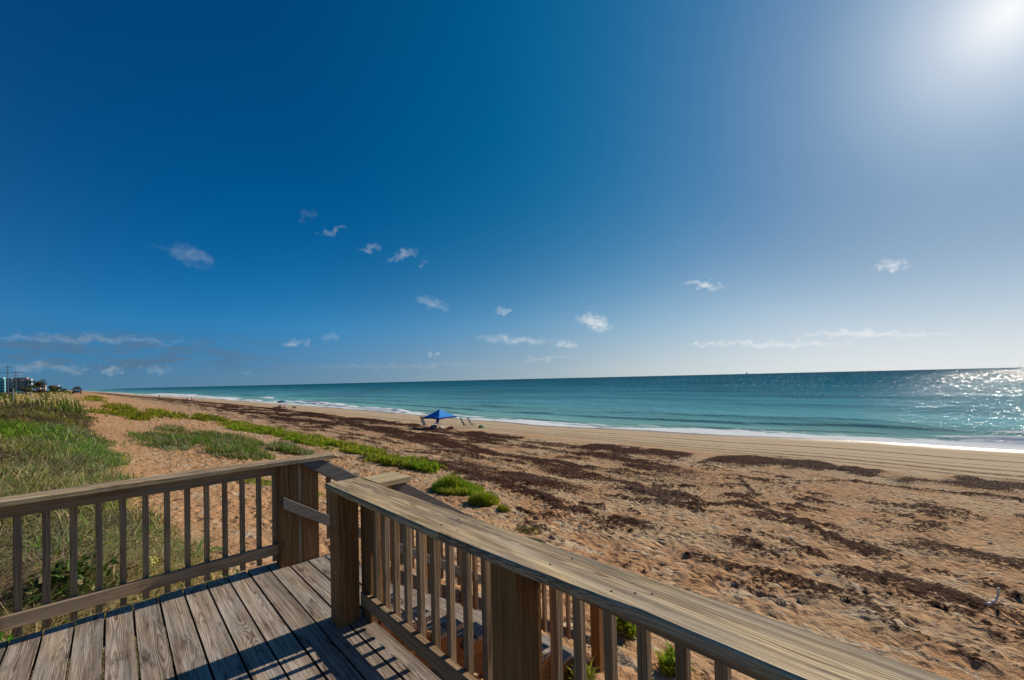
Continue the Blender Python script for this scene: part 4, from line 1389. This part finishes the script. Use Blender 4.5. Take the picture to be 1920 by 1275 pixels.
def lump(x, y, s, mat, lab, name, cat):
    bm_ = bmesh.new()
    bmesh.ops.create_icosphere(bm_, subdivisions=3, radius=1)
    for v in bm_.verts:
        f = 1 + .18 * math.sin(v.co.x * 5 + v.co.y * 3) + .12 * math.sin(v.co.y * 9 + v.co.z * 4)
        v.co = Vector((v.co.x * s[0] * f, v.co.y * s[1] * f, max(v.co.z, -.3) * s[2] * f))
    o = obj_bm(name, bm_, mat, smooth=True)
    o.location = (x, y, gz(x, y) + s[2] * .25)
    return tag(o, lab, cat)


lump(32.9, 45.9, (.5, .22, .16), M_dred, 'dark beach bag lying on the sand between canopy and chairs', 'beach_bag', 'bag')
lump(31.6, 46.2, (.4, .35, .22), M_towel, 'crumpled white towel under the canopy', 'towel', 'towel')
lump(36.75, 44.0, (.36, .36, .30), M_greenb, 'round green bag right of the two green chairs', 'beach_bag', 'bag')


def skin_body(name, joints, edges, radii, mat, parent, root=0, sub=1):
    me = bpy.data.meshes.new(name)
    me.from_pydata(joints, edges, [])
    me.materials.append(mat)
    o = bpy.data.objects.new(name, me)
    COL.objects.link(o)
    if parent: o.parent = parent
    md = o.modifiers.new('skin', 'SKIN')
    for i, r_ in enumerate(radii):
        sv = me.skin_vertices[0].data[i]
        sv.radius = (r_, r_) if not isinstance(r_, tuple) else r_
        sv.use_root = (i == root)
    md.use_smooth_shade = True
    ss = o.modifiers.new('sub', 'SUBSURF'); ss.levels = sub; ss.render_levels = sub
    return o


def person(x, y, rot, pose, top, bottom, lab, zoff=0.0):
    e = empty('person', (x, y, gz(x, y) + zoff), lab, 'person', rotz=rot)
    if pose == 'sit':   # on a low chair, hips at .38
        J = [(0, 0, .42), (-.06, 0, .68), (-.10, 0, .90), (-.09, 0, 1.03), (-.06, 0, 1.16),
             (-.02, .10, .42), (.42, .12, .46), (.50, .12, .05), (.62, .12, .03),
             (-.02, -.10, .42), (.42, -.12, .46), (.50, -.12, .05), (.62, -.12, .03),
             (-.10, .19, .90), (-.02, .25, .66), (.20, .22, .60), (.28, .20, .60),
             (-.10, -.19, .90), (-.02, -.25, .66), (.20, -.22, .60), (.28, -.20, .60)]
    else:
        J = [(0, 0, .92), (0, 0, 1.15), (0, 0, 1.38), (0, 0, 1.50), (.02, 0, 1.63),
             (0, .10, .90), (.06, .11, .50), (-.02, .11, .08), (.12, .12, .03),
             (0, -.10, .90), (-.05, -.11, .50), (-.16, -.11, .08), (-.04, -.12, .03),
             (0, .19, 1.38), (.02, .24, 1.10), (.10, .22, .86), (.12, .21, .78),
             (0, -.19, 1.38), (.0, -.24, 1.10), (.06, -.22, .86), (.08, -.21, .78)]
    Ed = [(0, 1), (1, 2), (2, 3), (3, 4), (0, 5), (5, 6), (6, 7), (7, 8), (0, 9), (9, 10), (10, 11), (11, 12), (2, 13), (13, 14), (14, 15), (15, 16), (2, 17), (17, 18), (18, 19), (19, 20)]
    Rr = [.13, .12, .13, .055, .105, .09, .065, .045, .04, .09, .065, .045, .04, .06, .045, .035, .035, .06, .045, .035, .035]
    skin_body('body', J, Ed, Rr, M_skin, e)
    bm_ = bmesh.new()
    h0, h2 = Vector(J[0]), Vector(J[2])
    add_tube(bm_, h0, h2 + Vector((0, 0, .04)), .165, .17, 12)
    obj_bm('top', bm_, top, e, True)
    bm_ = bmesh.new()
    for a_, b2 in ((5, 6), (9, 10)):
        add_tube(bm_, J[a_], Vector(J[a_]).lerp(Vector(J[b2]), .75), .115, .085, 10)
    obj_bm('shorts', bm_, bottom, e, True)
    bm_ = bmesh.new()
    bmesh.ops.create_uvsphere(bm_, u_segments=12, v_segments=8, radius=.118, matrix=Matrix.Translation(Vector(J[4]) + Vector((-.025, 0, .025))))
    obj_bm('hair', bm_, M_hair, e, True)
    return e


M_hair = simple('brown_hair', (.06, .03, .018), .7)
# umbrella party further up the beach
ux, uy = 30.2, 114.5
e = empty('beach_umbrella', (ux + .2, uy, gz(ux, uy)), 'teal beach umbrella over people sitting far up the beach', 'umbrella')
bm_ = bmesh.new(); add_tube(bm_, (0, 0, -.2), (.12, 0, 2.15), .02, .02, 8); obj_bm('pole', bm_, M_white, e)
bm_ = bmesh.new()
c0 = bm_.verts.new((.12, 0, 2.25)); prevr = None
rings = []
for (rr, zz) in ((.4, 2.18), (.85, 1.98), (1.18, 1.72)):
    rings.append([bm_.verts.new((.12 + rr * math.cos(k * math.pi / 8), rr * math.sin(k * math.pi / 8), zz + (.05 if k % 2 else 0))) for k in range(16)])
for k in range(16):
    bm_.faces.new((c0, rings[0][k], rings[0][(k + 1) % 16]))
    for a_ in (0, 1): bm_.faces.new((rings[a_][k], rings[a_ + 1][k], rings[a_ + 1][(k + 1) % 16], rings[a_][(k + 1) % 16]))
obj_bm('umbrella_canopy', bm_, M_teal, e)
beach_chair(ux - .1, uy - .3, rad(-40), 'low chair under the teal umbrella with a person in dark clothes', M_purple, .6)
person(ux - .1, uy - .3, rad(-40), 'sit', M_purple, M_dred, 'person in dark purple top sitting under the teal umbrella')
beach_chair(ux + .9, uy - .5, rad(-40), 'low pink chair at the right side of the teal umbrella', M_pink, .6)
person(ux + .9, uy - .5, rad(-40), 'sit', M_pink, M_towel, 'person in pink top sitting right of the umbrella pole')
e = empty('beach_wagon', (ux - 1.1, uy - .9, gz(ux - 1.1, uy - .9)), 'dark red folding beach wagon left of the teal umbrella', 'wagon')
bm_ = bmesh.new(); add_box(bm_, (0, 0, .42), (1.3, .5, .3)); bmesh.ops.bevel(bm_, geom=bm_.edges[:], offset=.04, segments=1, affect='EDGES'); obj_bm('body', bm_, M_dred, e)
for sx in (-1, 1):
    for sy in (-1, 1):
        bm_ = bmesh.new(); add_tube(bm_, (sx * .45, sy * .24, .13), (sx * .45, sy * .32, .13), .13, .13, 12); obj_bm('wheel', bm_, M_black, e)
bm_ = bmesh.new(); add_tube(bm_, (-.65, 0, .3), (-1.1, 0, .75), .015, .015, 6); obj_bm('handle', bm_, M_black, e)

# dog
dxp, dyp = 34.6, 118.5
e = empty('dog', (dxp, dyp, gz(dxp, dyp)), 'black dog walking on the wet sand right of the teal umbrella', 'dog', rotz=rad(150))
J = [(-.28, 0, .50), (0, 0, .50), (.28, 0, .52), (.44, 0, .64), (.56, 0, .70), (.70, 0, .66),
     (.28, .09, .42), (.30, .10, .22), (.28, .10, .03), (.28, -.09, .42), (.20, -.10, .24), (.24, -.10, .03),
     (-.30, .09, .40), (-.24, .10, .26), (-.38, .10, .20), (-.34, .10, .03), (-.30, -.09, .40), (-.20, -.10, .26), (-.32, -.10, .20), (-.26, -.10, .03),
     (-.48, 0, .56), (-.66, 0, .68)]
Ed = [(0, 1), (1, 2), (2, 3), (3, 4), (4, 5), (2, 6), (6, 7), (7, 8), (2, 9), (9, 10), (10, 11), (0, 12), (12, 13), (13, 14), (14, 15), (0, 16), (16, 17), (17, 18), (18, 19), (0, 20), (20, 21)]
Rr = [.13, .13, .15, .10, .09, .05, .07, .045, .03, .07, .045, .03, .08, .055, .04, .03, .08, .055, .04, .03, .035, .02]
skin_body('body', J, Ed, Rr, M_black, e)
bm_ = bmesh.new()
for s_ in (-1, 1): add_box(bm_, (.54, s_ * .08, .76), (.06, .03, .10))
obj_bm('ears', bm_, M_black, e)

person(21.3, 208, rad(-60), 'stand', M_pink, M_bluedk, 'person in pink top standing far along the water line')
person(23.0, 209.5, rad(-60), 'stand', M_towel, M_bluedk, 'person in white top beside the one in pink far along the beach')
person(19.6, 318, rad(-60), 'stand', M_dred, M_black, 'person in dark clothes, the farthest figure on the beach')

# sailboat at the horizon
M_sail = simple('grey_sail', (.30, .33, .34), .8)
e = empty('sailboat', (6658, 1880, SEA_Z), 'tiny grey sailboat on the horizon', 'sailboat')
bm_ = bmesh.new(); add_box(bm_, (0, 0, 1.0), (16, 5, 3)); bmesh.ops.bevel(bm_, geom=[g for g in bm_.edges], offset=1.0, segments=2, affect='EDGES'); obj_bm('hull', bm_, M_sail, e)
bm_ = bmesh.new(); add_tube(bm_, (0, 0, 2), (0, 0, 40), .35, .2, 6); obj_bm('mast', bm_, M_sail, e)
bm_ = bmesh.new()
for tri in (((-.3, .4, 4), (-.3, -11, 4), (-.3, 0, 38)), ((.3, 1, 4), (.3, 9, 4), (.3, 0, 32))):
    a_ = [bm_.verts.new(v) for v in tri]; c_ = [bm_.verts.new((v[0] + .3, v[1], v[2])) for v in tri]
    bm_.faces.new(a_); bm_.faces.new(list(reversed(c_)))
    for i in range(3): bm_.faces.new((a_[i], c_[i], c_[(i + 1) % 3], a_[(i + 1) % 3]))
obj_bm('sail', bm_, M_sail, e)

# ------------------------------------------------------------------ far buildings on the left
M_glass = simple('dark_window_glass', (.12, .14, .15), .2)
M_roof = simple('grey_roof', (.16, .16, .17), .8)


def building(x, y, w, d, z0, top, st_, col, lab, trim=(.65, .64, .60), bays=2, pitched=False, balc=True, roofc=None):
    e = empty('apartment_building' if top > 8 else 'beach_house', (x, y, z0), lab, 'building')
    mw = simple('stucco', tuple(min(.88, c * 1.9) for c in col), .85)
    mt = simple('trim_paint', trim, .8)
    mr = simple('roofing', roofc, .8) if roofc else M_roof
    h = top - z0
    bm_ = bmesh.new(); add_box(bm_, (0, 0, h / 2), (w, d, h)); obj_bm('wall', bm_, mw, e)
    if pitched:
        bm_ = bmesh.new()
        a_ = [bm_.verts.new(v) for v in ((-w * .56, -d * .54, h), (w * .56, -d * .54, h), (w * .56, d * .54, h), (-w * .56, d * .54, h), (-w * .2, 0, h + w * .22), (w * .2, 0, h + w * .22))]
        for f in ((0, 1, 5, 4), (1, 2, 5), (2, 3, 4, 5), (3, 0, 4), (3, 2, 1, 0)): bm_.faces.new([a_[i] for i in f])
        obj_bm('roof', bm_, mr, e)
    else:
        bm_ = bmesh.new(); add_box(bm_, (0, 0, h + .25), (w + .5, d + .5, .5)); obj_bm('roof', bm_, mt, e)
    fh = h / st_
    for s_ in range(st_):
        for k in range(bays):
            cx_ = -w / 2 + w * (k + .5) / bays
            bm_ = bmesh.new(); add_box(bm_, (cx_, -d / 2 - .03, fh * (s_ + .52)), (w / bays * .5, .08, fh * .5)); obj_bm('window', bm_, M_glass, e)
            if balc:
                bm_ = bmesh.new(); add_box(bm_, (cx_, -d / 2 - .4, fh * s_ + .12), (w / bays * .84, .8, .22)); add_box(bm_, (cx_, -d / 2 - .76, fh * s_ + .62), (w / bays * .84, .08, .8)); obj_bm('balcony', bm_, mt, e)
        nb_ = max(2, int(d / 5))
        for k in range(nb_):
            cy_ = -d / 2 + d * (k + .5) / nb_
            bm_ = bmesh.new(); add_box(bm_, (w / 2 + .03, cy_, fh * (s_ + .52)), (.08, d / nb_ * .5, fh * .5)); obj_bm('window', bm_, M_glass, e)
    return e


G0 = -.6
building(-107.5, 874, 6.2, 16, G0, 19.3, 5, (.18, .42, .38), 'mint green apartment block at the left edge of the far row', (.75, .78, .75))
building(-99.3, 866, 4.6, 16, G0, 18.6, 5, (.50, .62, .58), 'pale mint apartment block second in the far row', (.72, .75, .72))
building(-92.0, 860, 6.0, 18, G0, 18.8, 5, (.48, .38, .27), 'beige apartment block with dark balconies in the far row', (.62, .56, .45))
building(-85.0, 853, 6.0, 18, G0, 18.6, 5, (.38, .22, .16), 'pinkish brown apartment block at the right end of the tall row', (.55, .45, .38))
building(-79.4, 848, 2.8, 14, G0, 17.0, 5, (.38, .42, .44), 'narrow grey apartment block beside the brown one', (.55, .56, .55), bays=1)
building(-71.4, 839, 3.6, 10, G0, 13.2, 3, (.62, .54, .40), 'cream house with rounded top right of the dark trees', bays=2, pitched=True, balc=False, roofc=(.50, .46, .38))
building(-66.4, 834, 4.0, 9, G0, 8.4, 2, (.48, .33, .27), 'low pink house among trees', bays=2, pitched=True, balc=False, roofc=(.28, .22, .20))
building(-55.6, 822, 7.4, 12, G0, 7.6, 2, (.62, .63, .62), 'long low white house behind the dune', bays=4, balc=False)
building(-25.0, 236, 2.2, 3, -1.2, 1.0, 1, (.10, .22, .18), 'small hut with a dark green roof behind the dune', bays=1, pitched=True, balc=False, roofc=(.02, .16, .10))

M_bark = simple('bark', (.12, .085, .06), .9)
M_palmtrunk = simple('palm_trunk', (.22, .18, .14), .9)


def tree(x, y, z0, h, r, cols, lab, group=None, n=900):
    e = empty('tree', (x, y, z0), lab, 'tree', group)
    bm_ = bmesh.new()
    add_tube(bm_, (0, 0, 0), (.1, 0, h * .55), h * .035, h * .02, 7)
    for k in range(5):
        a = k * 1.3
        add_tube(bm_, (.05, 0, h * .4), (math.cos(a) * r * .6, math.sin(a) * r * .6, h * .78), h * .016, h * .006, 5)
    obj_bm('trunk', bm_, M_bark, e)
    P = []
    for k in range(7):
        c_ = np.array([random.uniform(-.6, .6) * r, random.uniform(-.6, .6) * r, h * random.uniform(.55, .88)])
        u = rng.normal(size=(n // 7, 3)); u /= np.linalg.norm(u, axis=1)[:, None]
        P.append(c_ + u * rng.uniform(.4, 1, (n // 7, 1)) * np.array([r * .55, r * .55, h * .18]))
    P = np.concatenate(P); m_ = len(P)
    c = np.array(cols)[rng.integers(0, len(cols), m_)] * rng.uniform(.5, 1.4, (m_, 1))
    V, T, C = blades(P, rng.uniform(.5, 1.2, m_) * r * .16, rng.uniform(.5, 1.1, m_) * r * .13, rng.uniform(.3, 1.8, m_), rng.uniform(0, 6.28, m_), c)
    mesh_np('crown', V, T, M_leaf, e, attrs=dict(col=C))


def palm(x, y, z0, h, lab, L=2.4):
    e = empty('palm_tree', (x, y, z0), lab, 'palm tree')
    bm_ = bmesh.new()
    for k in range(5):
        add_tube(bm_, (.06 * k * k * .2, 0, h * k / 5), (.06 * (k + 1) ** 2 * .2, 0, h * (k + 1) / 5), .20 - .012 * k, .19 - .012 * k, 8)
    obj_bm('trunk', bm_, M_palmtrunk, e)
    bm_ = bmesh.new()
    for k in range(18):
        a = k * 2.399; up = random.uniform(-.1, 1.1)
        prev = None
        for s in np.linspace(0, 1, 7):
            r_ = L * s * math.cos(up * .6); z_ = h + L * (math.sin(up) * s - .75 * s * s)
            w_ = .42 * math.sin(max(.05, s) * 2.9) ** .7 * L / 2.4
            c_ = Vector((math.cos(a) * r_ + .3, math.sin(a) * r_, z_)); sd_ = Vector((-math.sin(a), math.cos(a), 0)) * w_
            cur = (bm_.verts.new(c_ - sd_ - Vector((0, 0, w_ * .7))), bm_.verts.new(c_), bm_.verts.new(c_ + sd_ - Vector((0, 0, w_ * .7))))
            if prev:
                bm_.faces.new((prev[0], prev[1], cur[1], cur[0])); bm_.faces.new((prev[1], prev[2], cur[2], cur[1]))
            prev = cur
    o = obj_bm('crown', bm_, M_palmleaf, e)


M_palmleaf = simple('palm_fronds', (.045, .075, .022), .6, var=.4, scale=1.5)
DG = [np.array([.06, .08, .03]), np.array([.09, .11, .03]), np.array([.13, .10, .05])]
OG = [np.array([.16, .16, .05]), np.array([.20, .15, .08]), np.array([.09, .11, .04])]
RB = [np.array([.16, .08, .045]), np.array([.09, .045, .03]), np.array([.12, .09, .04])]
palm(-42.5, 455, -.6, 8.6, 'tall palm in front of the beige apartment block', 3.2)
tree(-37.0, 452, -.8, 10.2, 3.2, DG, 'dark round tree between the brown block and the cream house')
tree(-41.5, 462, -.8, 7.4, 3.0, OG, 'olive tree in front of the brown apartment block')
tree(-46.5, 470, -.8, 4.6, 2.6, OG, 'low olive tree below the beige apartment block')
tree(-52.5, 474, -.8, 4.4, 2.2, OG, 'olive tree below the pale mint apartment block')
tree(-32.0, 446, -.8, 5.4, 2.6, OG, 'olive tree below the cream house')
tree(-29.0, 446, -.8, 4.6, 2.6, RB, 'reddish brown tree below the low pink house')
tree(-16.0, 236, -.4, 3.1, 1.3, DG, 'dark rounded tree left of the two level lookout')
palm(-13.4, 226, -.4, 2.2, 'small palm just left of the two level lookout', 1.1)
tree(-22.5, 240, -.4, 2.6, 1.6, OG, 'low olive tree behind the dune below the white house')
tree(-19.5, 240, -.4, 2.3, 1.4, RB, 'low brownish tree behind the dune right of the white house')
tree(-28.3, 196, -1.2, 2.4, 1.4, RB, 'reddish brown bush at the left edge behind the dune')
tree(-26.0, 196, -1.2, 1.9, 1.2, RB, 'smaller reddish bush right of the first behind the dune')

# lookout pavilion on the dune
M_dark = simple('dark_wood', (.045, .035, .03), .8)
M_pale = simple('pale_paint', (.5, .5, .5), .7)
e = empty('lookout_pavilion', (-9.3, 218, -.3), 'dark two level lookout pavilion with stepped roof on the dune skyline', 'pavilion')
for sx in (-1, 1):
    for sy in (-1, 1):
        bm_ = bmesh.new(); add_box(bm_, (sx * .95, sy * .95, 1.1), (.22, .22, 2.3)); obj_bm('post', bm_, M_dark, e)
bm_ = bmesh.new(); add_box(bm_, (0, 0, .75), (2.4, 2.4, .14)); obj_bm('floor', bm_, M_dark, e)
bm_ = bmesh.new(); add_box(bm_, (0, 0, 1.15), (1.5, 1.5, .75)); obj_bm('cabin', bm_, M_pale, e)
bm_ = bmesh.new(); add_box(bm_, (0, -1.05, 1.15), (1.9, .06, .12)); add_box(bm_, (0, -1.05, .95), (1.9, .06, .06)); obj_bm('handrail', bm_, M_dark, e)
for (zz, ww, hh) in ((1.75, 1.75, .62), (2.42, 1.15, .62)):
    bm_ = bmesh.new()
    a_ = [bm_.verts.new(v) for v in ((-ww, -ww, zz), (ww, -ww, zz), (ww, ww, zz), (-ww, ww, zz))]; t_ = [bm_.verts.new((sx * ww * .3, sy * ww * .3, zz + hh)) for sx, sy in ((-1, -1), (1, -1), (1, 1), (-1, 1))]
    for i in range(4): bm_.faces.new((a_[i], a_[(i + 1) % 4], t_[(i + 1) % 4], t_[i]))
    bm_.faces.new(t_); bm_.faces.new(list(reversed(a_)))
    obj_bm('roof', bm_, M_dark, e)

# utility poles with wires
def pole(x, y, z0, h, lab, cross=True):
    e = empty('utility_pole', (x, y, z0), lab, 'utility pole')
    bm_ = bmesh.new(); add_tube(bm_, (0, 0, 0), (0, 0, h), .20, .14, 8); obj_bm('shaft', bm_, M_polew, e)
    if cross:
        for zz, ww in ((h - 1.2, 3.6), (h - 3.0, 2.4)):
            bm_ = bmesh.new(); add_box(bm_, (0, 0, zz), (ww, .16, .2)); 
            for q in (-1, 0, 1): add_tube(bm_, (q * ww * .45, 0, zz), (q * ww * .45, 0, zz + .35), .07, .05, 6)
            obj_bm('crossarm', bm_, M_polew, e)
    return e


M_polew = simple('pole_wood', (.12, .11, .10), .9)
pole(-44.5, 411, -1, 15.6, 'utility pole with two crossarms rising above the mint blocks')
pole(-47.8, 411, -1, 19.0, 'taller thin utility pole left of the crossarm pole')
M_wire = simple('wire', (.03, .03, .035), .6)
bm_ = bmesh.new()
for k in range(3):
    pts = [(-66 + 3.6 * i, 411 - (.2 * i), 13.2 - .0 * i + .5 * math.sin(i / 7 * math.pi) * -1 + k * .35) for i in range(8)]
    for p_, q_ in zip(pts[:-1], pts[1:]): add_tube(bm_, p_, q_, .05, .05, 4)
tag(obj_bm('overhead_wires', bm_, M_wire), 'thin overhead wires strung past the two utility poles', 'wires')

# parked vans and pale marker posts behind the dune
def van(x, y, z0, mat, lab, L=4.6, hgt=1.7, rot=0.0):
    e = empty('parked_van', (x, y, z0), lab, 'van', rotz=rot)
    bm_ = bmesh.new()
    prof_ = [(-L / 2, .3), (-L / 2, hgt * .55), (-L / 2 + .1, hgt), (L * .12, hgt), (L * .30, hgt * .62), (L / 2 - .1, hgt * .52), (L / 2, .3)]
    for s_ in (-.85, .85):
        bm_.faces.new([bm_.verts.new((px, s_, pz)) for px, pz in (prof_ if s_ > 0 else prof_[::-1])])
    bm_.verts.ensure_lookup_table()
    for i in range(7):
        j = (i + 1) % 7
        p_, q_ = prof_[i], prof_[j]
        bm_.faces.new([bm_.verts.new(v) for v in ((p_[0], -.85, p_[1]), (q_[0], -.85, q_[1]), (q_[0], .85, q_[1]), (p_[0], .85, p_[1]))])
    bmesh.ops.remove_doubles(bm_, verts=bm_.verts, dist=.001)
    bmesh.ops.recalc_face_normals(bm_, faces=bm_.faces)
    obj_bm('body', bm_, mat, e)
    bm_ = bmesh.new(); add_box(bm_, (-L * .12, -.86, hgt * .75), (L * .55, .03, hgt * .25)); obj_bm('window', bm_, M_glass, e)
    for sx in (-1, 1):
        for sy in (-1, 1):
            bm_ = bmesh.new(); add_tube(bm_, (sx * L * .32, sy * .78, .32), (sx * L * .32, sy * .9, .32), .32, .32, 14); obj_bm('wheel', bm_, M_black, e)


M_vanw = simple('white_car_paint', (.62, .58, .60), .35)
M_vans = simple('silver_car_paint', (.36, .34, .38), .35)
van(-24.6, 232, -.75, M_vanw, 'white van parked behind the dune below the beige block')
van(-21.6, 228, -.75, M_vans, 'silver grey van parked right of the white one behind the dune', 3.8, 1.9)
for (px, py, hh, lb) in ((-9.9, 76, 1.7, 'pale marker post standing in the grass at the far left'), (-8.1, 73, 1.75, 'pale marker post in the grass right of the first'), (-7.4, 80, 1.4, 'short pale marker post in the grass, rightmost of the three')):
    bm_ = bmesh.new(); add_box(bm_, (0, 0, hh / 2), (.07, .07, hh)); add_box(bm_, (0, 0, hh - .08), (.11, .11, .04)); o = obj_bm('marker_post', bm_, M_pale)
    o.location = (px, py, float(base_z(np.array([px]), np.array([py]))[0])); tag(o, lb, 'post')

# repeats share a group phrase
GROUPS = {'deck_railing': 'wooden railings of the deck', 'stair_railing': 'wooden railings of the stairs', 'beach_chair': 'chairs on the beach', 'person': 'people on the beach',
          'apartment_building': 'apartment blocks behind the dune', 'beach_house': 'low houses behind the dune', 'tree': 'trees behind the dune', 'palm_tree': 'palms behind the dune',
          'utility_pole': 'utility poles', 'parked_van': 'vans parked behind the dune', 'marker_post': 'pale marker posts in the grass', 'green_mound_plant': 'green mounds on the sand',
          'sprout': 'sprouts under the near railing', 'dark_weed_tuft': 'dark weed tufts above the cap board', 'broad_leaf_plant': 'strap leaved plants left of the deck',
          'leafy_shrub': 'shrubs in the dune grass left of the deck', 'cooler': 'cooler boxes at the blue canopy', 'beach_bag': 'bags at the blue canopy'}
for o in list(S.objects):
    k = o.name.split('.')[0]
    if o.parent is None and k in GROUPS: o['group'] = GROUPS[k]
